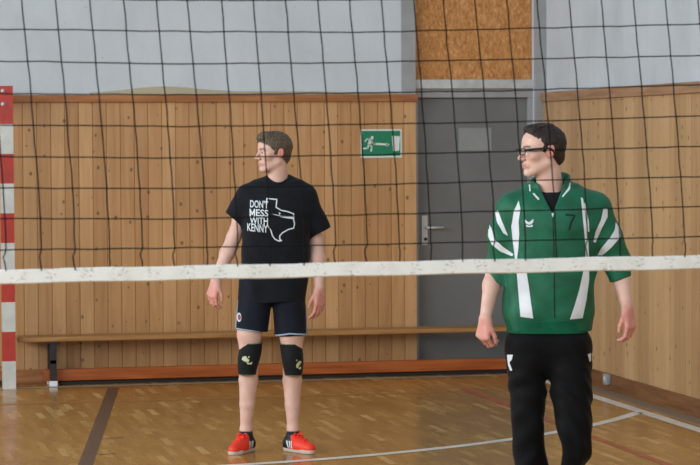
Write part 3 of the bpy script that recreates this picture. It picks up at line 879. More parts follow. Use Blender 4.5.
def shoe(fig, ankle, az, name='shoe', sc=1.0, up=('shoe_red', 'shoe_black'), lacemat='lace', solemat='sole'):
    """trainer pointing along az (0 = towards the camera, positive = picture right)"""
    A = np.array(ankle, float); f = np.array([math.sin(az), -math.cos(az), 0]); r = np.array([math.cos(az), math.sin(az), 0])
    def W(u, v, z): p = A*[1, 1, 0]+(f*u+r*v)*sc; return np.array([p[0], p[1], z*sc])
    lo = np.minimum.reduce([W(u, v, 0) for u in (-0.1, 0.24) for v in (-0.07, 0.07)])-0.02; hi = np.maximum.reduce([W(u, v, 0.17) for u in (-0.1, 0.24) for v in (-0.07, 0.07)])+0.02
    lo[2] = -0.012; hi[2] = 0.17
    g = Sdf(lo, hi, 0.0028)
    g.cone(W(-0.035, 0, 0.045), W(0.06, 0.0, 0.042), 0.037, 0.040, 0.02); g.cone(W(0.06, 0, 0.040), W(0.150, 0.004, 0.033), 0.040, 0.031, 0.02)
    g.cone(W(0.11, 0.006, 0.032), W(0.165, 0.0, 0.028), 0.036, 0.024, 0.02)
    g.cone(W(-0.028, 0, 0.060), W(-0.012, 0, 0.098), 0.034, 0.034, 0.02); g.cone(W(0.03, 0, 0.075), W(0.11, 0, 0.052), 0.026, 0.020, 0.02)
    g.cut(cone_f(W(-0.012, 0, 0.088), W(-0.008, 0, 0.16), 0.028, 0.034), k=0.004)
    g.cut(lambda X, Y, Z: (Z-0.020)+0*X+0*Y)
    def paint(c):
        u = ((c-A)@f)/sc; return ((u < 0.028-0.25*(c[:, 2]-0.04)) & (c[:, 2] < 0.2)).astype(int)
    o = g.mesh(name, list(up), fig.root, paint=paint)
    g = Sdf(lo, hi, 0.0028)
    for a, b, ra, rb in (((-0.04, 0), (0.05, 0), 0.038, 0.036), ((0.05, 0), (0.13, 0.004), 0.036, 0.043), ((0.13, 0.004), (0.165, 0), 0.043, 0.032)):
        g.cone(W(*a, 0.012), W(*b, 0.012), ra*sc, rb*sc, 0.015)
    g.cut(lambda X, Y, Z: -(np.maximum(Z-0.024, 0.0005-Z))+0*X+0*Y)
    g.mesh('sole', solemat, o)
    bv = bvh_of(o)
    bm = bmesh.new()
    for i in range(5):
        u = 0.045+i*0.018; pts = []
        for v in np.linspace(-0.024, 0.024, 7):
            p = W(u+0.010*(v/0.024)*(1 if i % 2 else -1), v, 0.2); h_ = bv.ray_cast(Vector(p), Vector((0, 0, -1)))
            if h_[0] is not None: pts.append(h_[0]+Vector((0, 0, 0.002)))
        if len(pts) > 2: tube(bm, pts, 0.0034, 6)
    p = W(0.038, 0, 0.3); h_ = bv.ray_cast(Vector(p), Vector((0, 0, -1))); b0 = h_[0] if h_[0] is not None else Vector(W(0.05, 0, 0.1))
    for sx in (-1, 1):
        e = lambda u, v, z: b0+Vector(f*u+r*v*sx)*1.0+Vector((0, 0, z))
        tube(bm, [e(0, 0, 0), e(0.006, 0.016, 0.012), e(0.012, 0.032, 0.008), e(0.012, 0.028, -0.004), e(0.004, 0.006, 0.0)], 0.0032, 6)
        tube(bm, [e(0, 0, 0), e(0.022, 0.012, 0.004), e(0.036, 0.022, -0.012)], 0.003, 6)
    bobj('laces', bm, lacemat, o, True)
    # three slanted stripes on both sides
    for sx in (-1, 1):
        bm = bmesh.new()
        for i in range(3):
            u0 = 0.000+i*0.021; q = [W(u0, 0, 0.028), W(u0+0.011, 0, 0.028), W(u0-0.004, 0, 0.072), W(u0-0.015, 0, 0.072)]
            n = 6; L_ = []
            for k in range(n+1):
                row = []
                for a, b in ((q[0], q[3]), (q[1], q[2])):
                    p = a+(b-a)*k/n; p0 = p+r*sx*0.1; h_ = bv.ray_cast(Vector(p0), Vector(-r*sx)); row.append(bm.verts.new(h_[0]+Vector(r*sx)*0.0015) if h_[0] is not None else None)
                L_.append(row)
            for k in range(n):
                vs = [L_[k][0], L_[k][1], L_[k+1][1], L_[k+1][0]]
                if all(vs): bm.faces.new(vs)
        bobj('side_stripes', bm, 'stripe', o, True)
    return o


# ============================================================ the player in the black T-shirt
A = Figure(272, 452, 'fair-haired player in black slogan T-shirt, navy shorts, knee pads and red-orange shoes, looking aside')
L = A.L; root = A.root
S_ = 1/ A.w(1.0)      # pixels per metre
def W1(px): return A.w(px)
HC = L(273.0, 152.8); HC[1] = 0.0; TH = math.radians(66); HS = 0.925; TI = math.radians(-2)
Q, hf = head_field(HC, TH, HS, TI)
H1 = 0.0036
g = Sdf((-0.42, -0.30, -0.0), (0.42, 0.24, 1.84), H1)
g.add(hf, HC-0.14, HC+0.14, 0.0)
nb = L(278.5, 186, 0.03)
g.cone(P_head(HC, TH, HS, (0, 0.022, -0.05), TI), nb+[0, 0.0, 0], 0.052, 0.056, 0.022)
tor = [(L(0, y)[2], (L(a, y)[0]+L(b, y)[0])/2, cy, (L(b, y)[0]-L(a, y)[0])/2, bb) for y, a, b, bb, cy in
       ((186, 262, 294, 0.06, 0.03), (193, 250, 304, 0.085, 0.02), (205, 246, 309, 0.11, 0.01), (225, 245, 309, 0.118, 0.0), (255, 245, 307, 0.11, 0.0), (285, 242, 306, 0.112, 0.0), (303, 242, 304, 0.11, 0.0))]
g.add(loft_f(tor, 2.3, -0.022), (-0.25, -0.16, 0.8), (0.28, 0.16, 1.5), 0.02)
# arms
sh_l, sh_r = L(249, 198, 0.02), L(303, 197, 0.02)
el_l, wr_l = L(233.5, 238, 0.03), L(215.8, 280.5, -0.045)
el_r, wr_r = L(316.5, 241, 0.04), L(319.3, 288, -0.04)
g.chain([sh_l, (sh_l+el_l)/2, el_l], [0.050, 0.044, 0.037], 0.02); g.chain([el_l, el_l*0.65+wr_l*0.35, wr_l], [0.037, 0.039, 0.0255], 0.02)
g.chain([sh_r, (sh_r+el_r)/2, el_r], [0.050, 0.044, 0.037], 0.02); g.chain([el_r, el_r*0.65+wr_r*0.35, wr_r], [0.037, 0.039, 0.0265], 0.02)
hand(g, wr_l, (wr_l-el_l)*[1, 1, 1]+np.array([0.03, 0.02, -0.02]), (0.75, -0.65, 0), (0.65, 0.7, 0), 0.97, (28, 40, 25))
hand(g, wr_r, (wr_r-el_r)*[0.6, 0.6, 1], (-0.7, -0.7, 0), (-0.65, 0.75, 0), 1.0, (18, 28, 20))
# legs
hipl, hipr = L(254, 300, 0.0), L(290, 300, 0.0)
knl, knr = L(249.5, 357, -0.02), L(292.0, 358, -0.02)
anl, anr = L(246.0, 430, 0.025), L(293.0, 430, 0.02)
for hp_, kn_, an_ in ((hipl, knl, anl), (hipr, knr, anr)):
    g.chain([hp_, kn_+[0, 0.0, 0.12], kn_], [0.085, 0.066, 0.050], 0.01)
    g.chain([kn_, kn_*0.68+an_*0.32+[0, 0.022, 0], kn_*0.35+an_*0.65+[0, 0.012, 0], an_], [0.049, 0.0515, 0.041, 0.030], 0.01)
    g.cone(an_, an_*[1, 1, 0]+[0, 0, 0.055], 0.031, 0.034, 0.02)
body = g.mesh('body', skin_mat('skin_fair', (230, 190, 172)), root, tint=tinter(Q, [wr_l+(wr_l-el_l)*0.4, wr_r+(wr_r-el_r)*0.4], brow=np.array(srgb((84, 62, 50))[:3])))
del g

# hair: short at the sides, tousled at the front
def hair(fig, HC, TH, HS, TI, mat, thick, seed, front, extra, line, nape=-0.070, amp=0.004):
    Qh, hf_ = head_field(HC, TH, HS, TI)
    g = Sdf(HC-0.15*np.ones(3), HC+np.array([0.15, 0.15, 0.16]), 0.0022)
    def f(X, Y, Z):
        q = Qh(X, Y, Z)
        d = ell_f(np.array((0, 0.018, 0.036)), (0.0765+thick, 0.097+thick, 0.084+thick))(*q)
        d = smin(d, ell_f(np.array((0, 0.045, -0.025)), (0.058, 0.060, 0.055))(*q), 0.02)
        d = smin(d, ell_f(np.array((0, -0.034, 0.066)), (0.056+thick*0.4, 0.052+thick*0.3, 0.046+thick))(*q), 0.015)
        for c, r in extra: d = smin(d, ell_f(np.array(c), r)(*q), 0.010)
        # hairline: a plane from the forehead to behind the ear, with room for the ears
        (y1, z1), (y2, z2) = line; ny, nz = -(z2-z1), (y2-y1); L_ = math.hypot(ny, nz); ny, nz = ny/L_, nz/L_
        ax = np.abs(q[0]); pl = -((q[1]-y1)*ny+(q[2]-z1)*nz)
        pl = pl+0.0015*np.sin(90*q[0]+seed)+0.0015*np.sin(260*q[0]+190*q[1])
        d = smax(d, np.minimum(pl, np.maximum(-(q[2]+0.010), np.abs(q[1]+0.012-0.1*q[2])-0.010)), 0.004)
        d = smax(d, nape-q[2], 0.006)
        d = smax(d, -ell_f(np.array((0.083, 0.016, -0.006)), (0.018, 0.021, 0.032))(ax, q[1], q[2]), 0.003)
        n = amp*(0.7*np.sin(190*q[0]+70*q[2]+2*np.sin(50*q[1]+seed))*np.sin(60*q[1]+50*q[0]+2*np.sin(40*q[2]))+0.5*np.sin(420*q[0]+120*q[1]+60*q[2]+seed)*np.sin(110*q[1]-90*q[2]))
        return (d+n)*HS
    g.add(f, HC-0.13, HC+0.145, 0.0)
    return g.mesh('hair', mat, fig.root)


hair(A, HC, TH, HS, TI, 'hair_light', 0.007, 1.0, None,
     [((0.0, -0.070, 0.090), (0.048, 0.024, 0.018)), ((0.0, -0.040, 0.108), (0.05, 0.045, 0.018))],
     ((-0.100, 0.078), (0.054, -0.055)), amp=0.0030)

# T-shirt
g = Sdf((-0.36, -0.24, 0.74), (0.38, 0.24, 1.62), 0.0036)
ts = [(186, 259, 297, 0.070, 0.035), (191, 248, 306, 0.092, 0.025), (203, 243, 312, 0.118, 0.01), (225, 242.5, 311.5, 0.128, 0.0), (245, 242, 310.5, 0.122, 0.0), (270, 241.5, 308.5, 0.118, 0.0), (290, 240.5, 307, 0.122, 0.0), (312, 239.5, 306, 0.124, 0.0)]
tk = [(L(0, y)[2], (L(a, y)[0]+L(b, y)[0])/2, cy, (L(b, y)[0]-L(a, y)[0])/2, bb) for y, a, b, bb, cy in ts]
lf = loft_f(tk, 2.5)
g.add(lambda X, Y, Z: lf(X, Y, Z), (-0.3, -0.17, 0.76), (0.3, 0.18, 1.52), 0.0)
g.cone(L(270, 186, 0.035), L(250, 195, 0.02), 0.060, 0.066, 0.05); g.cone(L(286, 185, 0.035), L(303, 195, 0.02), 0.060, 0.066, 0.05)
def sleeve(sh, el, r0, r1, k=0.03):
    g.cone(sh, sh+(el-sh)*1.0, r0, r1, k)
slx = [(L(248, 198, 0.02), L(230, 226, 0.02), 0.062, 0.066), (L(304, 197, 0.02), L(320, 234, 0.025), 0.062, 0.066)]
def sleeves(g, chains, cuts, k, fold):
    """each sleeve is shaped apart, cut straight at its hem and hollowed, then joined to the garment"""
    for (P, R), (p1, p2) in zip(chains, cuts):
        h = Sdf(g.lo, g.lo+g.h*(g.n-1), g.h); h.d = np.full(g.n, 4.0, np.float32); h.n = g.n; h.chain(P, R, 0.02)
        sl, X, Y, Z = g.sub(g.lo, g.lo+g.h*g.n); h.d = h.d+fold(X, Y, Z); b0 = h.d.copy()
        c1, c2 = L(*p1), L(*p2); m = (c1+c2)/2; t_ = (c2-c1)/np.linalg.norm(c2-c1); n = np.cross(t_, [0, 1, 0]); n = n if n[2] < 0 else -n
        pd = (X-m[0])*n[0]+(Z-m[2])*n[2]+0*Y
        h.d = np.maximum(np.maximum(h.d, pd), -np.maximum(b0+0.008, -(pd+0.045))); g.d = smin(g.d, h.d, k)
sl, X, Y, Z = g.sub(g.lo, g.lo+g.h*g.n)
fold = lambda X, Y, Z: folds(X, Y, Z, 0.0050, 5, 24, 15).astype(np.float32)*np.clip((1.50-Z)/0.15, 0, 1)
g.d += fold(X, Y, Z); tor_d = g.d.copy()
hz_ = L(270, 301.5)[2]; pd = (hz_-Z)+0.004*np.sin(20*X)+0*Y
g.d = np.maximum(g.d, pd); g.d = np.maximum(g.d, -np.maximum(tor_d+0.009, -(pd+0.05)))
sleeves(g, [([a, b+(b-a)*0.15], [r0, r1]) for a, b, r0, r1 in slx], (((224.5, 211.5), (243, 226.5)), ((308.5, 238.5), (330.5, 227.5))), 0.03, fold)
neck_c = cone_f(nb+np.array([0, -0.012, 0.09]), nb+np.array([0, -0.006, -0.03]), 0.064, 0.060)
g.cut(neck_c, k=0.004)
g.d = g.d.astype(np.float32)
shirt = g.mesh('t_shirt', 'black_cotton', root)
bv = bvh_of(shirt)
# ribbed collar
bm = bmesh.new(); pts = []
for t in np.linspace(0, 2*math.pi, 33)[:-1]:
    c0 = nb+np.array([0, -0.008, 0.0]); p = c0+np.array([0.0625*math.cos(t), 0.0625*math.sin(t), 0.0]); 
    h_ = bv.ray_cast(Vector((p[0]+0.004*math.cos(t), p[1]+0.004*math.sin(t), 1.8)), Vector((0, 0, -1))); p[2] = h_[0].z if h_[0] is not None else p[2]; pts.append(p)
zz = np.array([p[2] for p in pts]); zz = np.convolve(np.r_[zz[-3:], zz, zz[:3]], np.ones(7)/7, 'valid')
pts = [(p[0], p[1], z-0.001) for p, z in zip(pts, zz)]; pts.append(pts[0]); pts.append(pts[1]); tube(bm, pts, 0.0075, 8, False); bobj('collar', bm, 'black_cotton', shirt, True)
for s_, q in (("DON'T", (250.2, 268.2, 200.0, 201.2, 7.6)), ('ESS', (256.0, 268.4, 209.2, 210.0, 7.0)), ('WITH', (249.9, 268.0, 216.8, 217.6, 7.2)), ('KENNY', (247.4, 267.8, 223.2, 225.0, 7.8))):
    text_on(A, s_, q, bv, 'print_white', shirt)
tx = zoomed(240, 190, 7.75, [(205, 110), (208, 68), (285, 75), (280, 135), (320, 158), (370, 168), (415, 185), (415, 235), (422, 260), (415, 295), (375, 305), (330, 330), (308, 355), (308, 380), (322, 392), (300, 395), (270, 380), (252, 355), (240, 315), (215, 275)])
def outline(pts, wd):
    out = []
    for (x0, y0), (x1, y1) in zip(pts[:-1], pts[1:]):
        L_ = math.hypot(x1-x0, y1-y0); nx, ny = -(y1-y0)/L_*wd/2, (x1-x0)/L_*wd/2; ex, ey = (x1-x0)/L_*wd*0.35, (y1-y0)/L_*wd*0.35
        out.append([(x0+nx-ex, y0+ny-ey), (x1+nx+ex, y1+ny+ey), (x1-nx+ex, y1-ny+ey), (x0-nx-ex, y0-ny-ey)])
    return out
for st_ in ([(250.3, 215.9), (250.3, 209.3)], [(250.3, 209.6), (252.4, 214.6)], [(252.4, 214.6), (254.5, 209.7)], [(254.5, 209.4), (254.5, 216.0)]):
    applique('lettering', A, outline(st_, 1.25), bv, 'print_white', shirt)
applique('map_outline_print', A, outline(tx, 1.15)+[zoomed(240, 190, 7.75, [(246, 184), (330, 200), (412, 206), (410, 226), (330, 214)]), zoomed(240, 190, 7.75, [(300, 170), (308, 178), (318, 180), (309, 186), (312, 196), (303, 188)])], bv, 'print_white', shirt)

# shorts
g = Sdf((-0.28, -0.22, 0.58), (0.28, 0.22, 0.96), 0.0036)
def legshape(rows, cy, b):
    return [(L(0, y)[2], (L(a, y)[0]+L(c, y)[0])/2, cy, (L(c, y)[0]-L(a, y)[0])/2, bb) for (y, a, c), bb in zip(rows, b)]
lk = legshape([(282, 240, 275), (296, 238.5, 273.5), (306, 237.5, 272), (320, 236, 270), (333, 235, 268.3), (342, 234.6, 268)], 0, (0.104, 0.108, 0.108, 0.104, 0.10, 0.10))
rk = legshape([(282, 270, 303), (296, 271, 305), (306, 272, 305.6), (320, 273, 306.6), (333, 274, 307.4), (342, 274.2, 307.6)], 0, (0.104, 0.108, 0.108, 0.104, 0.10, 0.10))
g.add(loft_f([(L(0, 278)[2], (L(272, 278)[0]), 0, W1(31), 0.10), (L(0, 300)[2], L(271.6, 300)[0], 0, W1(31), 0.095)], 2.5), (-0.2, -0.14, 0.7), (0.2, 0.14, 0.95), 0)
g.add(loft_f(lk, 2.4), (-0.22, -0.14, 0.55), (0.02, 0.14, 0.96), 0.012); g.add(loft_f(rk, 2.4), (-0.02, -0.14, 0.55), (0.22, 0.14, 0.96), 0.012)
sl, X, Y, Z = g.sub(g.lo, g.lo+g.h*g.n); g.d += folds(X, Y, Z, 0.003, 9, 20, 12).astype(np.float32)
base = g.d.copy()
zh = np.where(X < 0, L(250, 330)[2]-0.10*(X+0.11), L(290, 335)[2]+0.03*(X-0.1))
pd = (zh-Z)+0*Y; g.d = np.maximum(np.maximum(g.d, pd), -np.maximum(base+0.008, -(pd+0.05))).astype(np.float32)
shorts = g.mesh('shorts', 'navy_shorts', root); bs = bvh_of(shorts)
for poly_ in [[(235.0, 329.4), (251, 331.2), (268.4, 334.6), (268.4, 333.2), (251, 330.0), (235.0, 328.2)], [(274, 337.0), (290, 334.4), (307, 335.6), (307, 334.0), (290, 333.0), (274, 335.6)]]:
    applique('hem_piping', A, [poly_], bs, 'piping', shorts, y0=-0.1)
for poly_ in [[(305.2, 303), (306.2, 334), (307.0, 334), (306, 303)], [(237.6, 300), (235.2, 329), (236.2, 329), (238.6, 300)]]:
    applique('side_piping', A, [poly_], bs, 'piping', shorts, y0=-0.05)
circ = lambda cx, cy, rx, ry: [(cx+rx*math.cos(t), cy+ry*math.sin(t)) for t in np.linspace(0, 2*math.pi, 17)[:-1]]
applique('club_badge', A, [circ(239.2, 317.5, 2.3, 4.6)], bs, 'print_white', shorts, y0=-0.09)
applique('badge_centre', A, [circ(239.6, 317.5, 1.5, 3.0)], bs, 'badge_red', shorts, lift=0.0026, y0=-0.09)

# knee pads
for kn_, up_, an_, rows, lg in ((knl, hipl, anl, ((344.5, 240.6, 262.4), (352, 239.2, 261.8), (360, 237.8, 260.4), (368, 237.6, 257.6), (376, 238.6, 256.0)), 0),
                                (knr, hipr, anr, ((345.5, 279.8, 301.4), (353, 280.6, 302.6), (361, 281.8, 303.4), (369, 283.2, 303.2), (377, 284.8, 302.0)), 1)):
    g = Sdf((kn_[0]-0.1, -0.13, kn_[2]-0.14), (kn_[0]+0.1, 0.11, kn_[2]+0.14), 0.003)
    kk = [(L(0, y)[2], (L(a, y)[0]+L(b, y)[0])/2, -0.014, (L(b, y)[0]-L(a, y)[0])/2+0.001, bb) for (y, a, b), bb in zip(rows, (0.068, 0.068, 0.070, 0.068, 0.064))]
    g.add(loft_f(kk, 2.2), g.lo+0.02, g.lo+g.h*g.n-0.02, 0)
    g.ell((kn_[0], -0.060, kn_[2]+0.005), (0.042, 0.024, 0.055), 0.02)
    o = g.mesh('knee_pad', 'knee', root); bk = bvh_of(o)
    for j in (0, -1):
        z, cx, cy, a_, b_ = kk[j]; bm = bmesh.new(); pts = [(cx+(a_+0.0005)*math.cos(t), cy+(b_+0.0005)*math.sin(t), z+(0.0 if j else -0.002)) for t in np.linspace(0, 2*math.pi, 33)]
        tube(bm, pts+[pts[1]], 0.0022, 6, False); bobj('edging', bm, 'lime', o, True)
    if lg == 0: pl = [zoomed(225, 330, 6.644, [(118, 178), (140, 172), (150, 190), (162, 196), (156, 212), (130, 208), (112, 196)]), zoomed(225, 330, 6.644, [(140, 212), (165, 218), (182, 210), (176, 228), (150, 226)]), zoomed(225, 330, 6.644, [(150, 178), (164, 172), (160, 186)])]
    else: pl = [zoomed(225, 330, 6.644, [(492, 205), (508, 210), (500, 228), (488, 240), (484, 256), (472, 246), (474, 226)]), zoomed(225, 330, 6.644, [(486, 252), (502, 244), (506, 256), (494, 266)]), zoomed(225, 330, 6.644, [(470, 198), (480, 196), (478, 208)])]
    applique('logo_print', A, pl, bk, 'cream', o, y0=-0.08)

# socks and shoes
for an_, az in ((anl, -0.5), (anr, 0.7)):
    bm = bmesh.new(); tube(bm, [(an_[0], an_[1], z) for z in (0.05, 0.09, 0.118)], [0.036, 0.0365, 0.0355], 20); sk = bobj('sock', bm, 'sock', root, True)
    shoe(A, (an_[0], an_[1]-0.01, 0), az, sc=0.87)

# ============================================================ the player in the green jacket
B = Figure(550, 529, 'player with glasses in green and white zip training jacket and black track trousers')
L = B.L; root = B.root
HC = L(541.8, 151.2); HC[1] = -0.01; TH = math.radians(70); HS = 0.955; TI = math.radians(-3)
Q, hf = head_field(HC, TH, HS, TI)
g = Sdf((-0.42, -0.34, -0.0), (0.46, 0.26, 1.84), 0.0036)
g.add(hf, HC-0.14, HC+0.14, 0.0)
nb = L(551, 194, 0.02)
g.cone(P_head(HC, TH, HS, (0, 0.020, -0.05), TI), nb, 0.053, 0.058, 0.022)
jt = [(190, 530, 573, 0.070, 0.03), (197, 516, 589, 0.095, 0.02), (208, 508, 601, 0.118, 0.01), (228, 507, 603, 0.130, 0.0), (255, 507, 600, 0.130, 0.0), (280, 506, 596, 0.126, 0.0), (300, 504.5, 595, 0.128, 0.0), (313, 503, 594, 0.132, 0.0), (321, 505, 591, 0.124, 0.0), (331, 507.5, 589, 0.116, 0.0)]
def keys(ts, sh=0): return [(L(0, y)[2], (L(a, y)[0]+L(b, y)[0])/2, cy, (L(b, y)[0]-L(a, y)[0])/2, bb) for y, a, b, bb, cy in ts]
g.add(loft_f(keys(jt), 2.3, -0.03), (-0.25, -0.16, 0.85), (0.28, 0.16, 1.55), 0.02)
sh_l, sh_r = L(509, 210, 0.01), L(599, 210, 0.01)
el_l, wr_l = L(495, 268, 0.03), L(485.3, 318, -0.06)
el_r, wr_r = L(618, 264, 0.03), L(627.2, 308, -0.05)
g.chain([sh_l, el_l], [0.046, 0.038], 0.02); g.chain([el_l, el_l*0.65+wr_l*0.35, wr_l], [0.037, 0.037, 0.0245], 0.02)
g.chain([sh_r, el_r], [0.046, 0.038], 0.02); g.chain([el_r, el_r*0.65+wr_r*0.35, wr_r], [0.037, 0.036, 0.0245], 0.02)
hand(g, wr_l, (wr_l-el_l)*[0.7, 0.3, 1], (0.80, -0.60, 0), (0.60, 0.75, 0), 0.95, (48, 62, 45))
hand(g, wr_r, (wr_r-el_r)*[1.0, 0.5, 1], (-0.62, -0.78, 0), (-0.65, 0.7, 0), 0.93, (26, 42, 32))
hl, hr_ = L(528, 350), L(571, 350); kl, kr = L(529, 425, -0.03), L(574, 428, -0.07); al, ar = L(532, 505, 0.02), L(572, 492, 0.20)
for a, b, c in ((hl, kl, al), (hr_, kr, ar)): g.chain([a, b, c], [0.085, 0.055, 0.036], 0.03); 
g.cone(al, [al[0], al[1], 0.06], 0.034, 0.034, 0.02)
body = g.mesh('body', skin_mat('skin_ruddy', (230, 190, 176)), root, tint=tinter(Q, [wr_l+(wr_l-el_l)*0.4, wr_r+(wr_r-el_r)*0.4], brow=np.array(srgb((52, 36, 30))[:3])))
hair(B, HC, TH, HS, TI, 'hair_dark', 0.0025, 2.2, None, [((0.0, -0.040, 0.104), (0.048, 0.036, 0.015)), ((0, 0.0, 0.112), (0.052, 0.06, 0.014))],
     ((-0.082, 0.104), (0.048, -0.055)), amp=0.0026)

# glasses
gl = bpy.data.objects.new('glasses', None); COL.objects.link(gl); gl.parent = root; gl.empty_display_size = 0.05
HP = lambda *q: P_head(HC, TH, HS, q, TI)
for sx in (-1, 1):
    bm = bmesh.new(); pts = []
    for t in np.linspace(0, 2*math.pi, 25):
        u = 0.026*np.sign(math.cos(t))*abs(math.cos(t))**0.55; v = 0.0145*np.sign(math.sin(t))*abs(math.sin(t))**0.6
        pts.append(HP(sx*0.033+u, -0.1035+0.35*abs(sx*0.033+u)**1.6, 0.003+v))
    tube(bm, pts+[pts[1]], 0.0017, 6, False)
    tube(bm, pts[2:11], 0.0028, 6); bobj('rim', bm, 'blackplastic', gl, True)
    bm = bmesh.new(); vs = [bm.verts.new(p) for p in pts[:-1]]; bm.faces.new(vs)
    r = bmesh.ops.extrude_face_region(bm, geom=bm.faces[:]); bmesh.ops.translate(bm, verts=[q for q in r['geom'] if isinstance(q, bmesh.types.BMVert)], vec=(0, 0.0012, 0)); bobj('lens', bm, 'lens', gl)
    bm = bmesh.new()
    tp = [HP(sx*0.060, -0.098, 0.011), HP(sx*0.072, -0.086, 0.012), HP(sx*0.080, -0.04, 0.0135), HP(sx*0.0815, 0.0, 0.014), HP(sx*0.083, 0.018, 0.008), HP(sx*0.083, 0.030, -0.012)]
    for dz in (-0.0022, 0.0, 0.0022): tube(bm, [p+np.array([0, 0, dz*1.1]) for p in tp], 0.0024, 6)
    bobj('temple', bm, 'blackplastic', gl, True)
bm = bmesh.new(); tube(bm, [HP(x, -0.1035-0.006*math.cos(x*150), 0.008) for x in np.linspace(-0.010, 0.010, 7)], 0.002, 6); bobj('bridge', bm, 'blackplastic', gl, True)

# dark T-shirt seen in the open collar
g = Sdf((-0.2, -0.2, 1.25), (0.2, 0.2, 1.62), 0.0036)
g.add(loft_f(keys(jt), 2.3, -0.018), (-0.2, -0.16, 1.28), (0.2, 0.16, 1.5), 0.0); pass
g.cone(L(551, 202, 0.0), L(551, 196, 0.02), 0.068, 0.064, 0.02)
g.cut(cone_f(nb+np.array([0, -0.02, 0.10]), nb+np.array([0, -0.02, 0.030]), 0.066, 0.056), k=0.003)
g.mesh('undershirt', 'black_cotton', root)

# jacket
g = Sdf((-0.36, -0.26, 0.82), (0.42, 0.26, 1.70), 0.0036)
g.add(loft_f(keys(jt), 2.5), (-0.3, -0.18, 0.84), (0.3, 0.18, 1.55), 0.0)
g.cone(L(537, 196, 0.03), L(514, 208, 0.01), 0.062, 0.068, 0.05); g.cone(L(566, 196, 0.03), L(594, 208, 0.01), 0.062, 0.068, 0.05)
sl_ = [([L(512, 211, 0.01), L(503, 238, 0.01), L(499.5, 262, 0.03), L(497.2, 288, 0.01)], [0.070, 0.066, 0.058, 0.044]),
       ([L(595, 210, 0.01), L(608, 238, 0.01), L(617, 262, 0.02), L(622.5, 288, 0.0)], [0.070, 0.066, 0.056, 0.043])]
sl, X, Y, Z = g.sub(g.lo, g.lo+g.h*g.n)
fold = lambda X, Y, Z: (folds(X, Y, Z, 0.0062, 12, 24, 16)*np.clip((1.46-Z)/0.15, 0, 1)).astype(np.float32)
g.d += fold(X, Y, Z); base = g.d.copy()
zb = L(550, 330.5)[2]; pd = (zb-Z)+0*X+0*Y
g.d = np.maximum(np.maximum(g.d, pd), -np.maximum(base+0.009, -(pd+0.05)))
sleeves(g, sl_, (((486, 280.5), (508, 284)), ((609, 283), (632, 275.5))), 0.03, fold)
# stand-up collar
ck0 = L(551, 204, 0.012); ck1 = L(550.5, 177, 0.022)
cf = cone_f(ck0, ck1, 0.078, 0.086)
sl2, X2, Y2, Z2 = g.sub((-0.14, -0.16, 1.38), (0.16, 0.18, 1.68))
nrm = np.array([0.0, 0.30, 1.0]); nrm = nrm/np.linalg.norm(nrm); topc = L(550, 179.5, 0.0)
cd_ = np.maximum(cf(X2, Y2, Z2), (Z2-topc[2])*nrm[2]-(Y2-0.0)*nrm[1]-0.10*(X2-topc[0]))
cd_ = np.maximum(cd_, ck0[2]-0.03-Z2)
g.d[sl2] = smin(g.d[sl2], cd_, 0.012)
# hollow for neck and the open zip
g.cut(cone_f(ck0+np.array([0, 0.0, -0.02]), ck1+np.array([0, 0, 0.06]), 0.066, 0.078), k=0.003)
zv = L(552.5, 212)[2]; zt_ = L(550, 181)[2]; xv = L(552.5, 212)[0]
def vcut(X, Y, Z):
    u = np.clip((Z-zv)/(zt_-zv), -0.3, 1.4); w_ = 0.060*np.sign(u)*np.abs(u)**0.9
    return np.maximum(np.abs(X-(xv-0.007*u))-w_, Y-0.0)+0*Z
g.cut(vcut, (-0.2, -0.2, 1.3), (0.2, 0.02, 1.7), 0.004)
g.d = g.d.astype(np.float32)
jacket = g.mesh('jacket', 'green', root); bj = bvh_of(jacket)
z4 = lambda pts: zoomed(485, 170, 3.875, pts); z2 = lambda pts: zoomed(460, 260, 2.27, pts)
stripes = [
    [(130, 120), (137, 150), (131, 200), (133, 250), (130, 300), (124, 345), (116, 345), (108, 280), (102, 220), (112, 160)],
    [(372, 108), (380, 112), (386, 150), (391, 200), (400, 270), (403, 345), (390, 345), (388, 280), (380, 200)],
    [(384, 130), (388, 130), (402, 200), (404, 240), (398, 240), (394, 200)],
    [(38, 165), (50, 158), (65, 200), (88, 258), (70, 248), (45, 205)],
    [(12, 212), (24, 228), (36, 270), (70, 300), (110, 328), (106, 336), (60, 320), (25, 292), (11, 260)],
    [(460, 150), (476, 154), (476, 185), (452, 230), (428, 284), (420, 280), (428, 240), (450, 195)],
    [(508, 205), (524, 230), (528, 262), (494, 300), (458, 334), (436, 334), (452, 305), (488, 262), (504, 235)]]
for poly_ in [z4(s) for s in stripes]+[[(515.7, 259), (518, 259), (526.5, 272), (528.8, 286), (531, 302), (533.3, 318.5), (520.5, 317), (519, 300), (517.8, 285)],
                                                        [(588.6, 259), (585.6, 259), (583.2, 272), (579.2, 290), (574.5, 306), (569.8, 319.5), (582.6, 318.6), (586.4, 300), (589.2, 280), (589, 268)]]:
    applique('white_stripe', B, [poly_], bj, 'stripe', jacket, y0=-0.13)
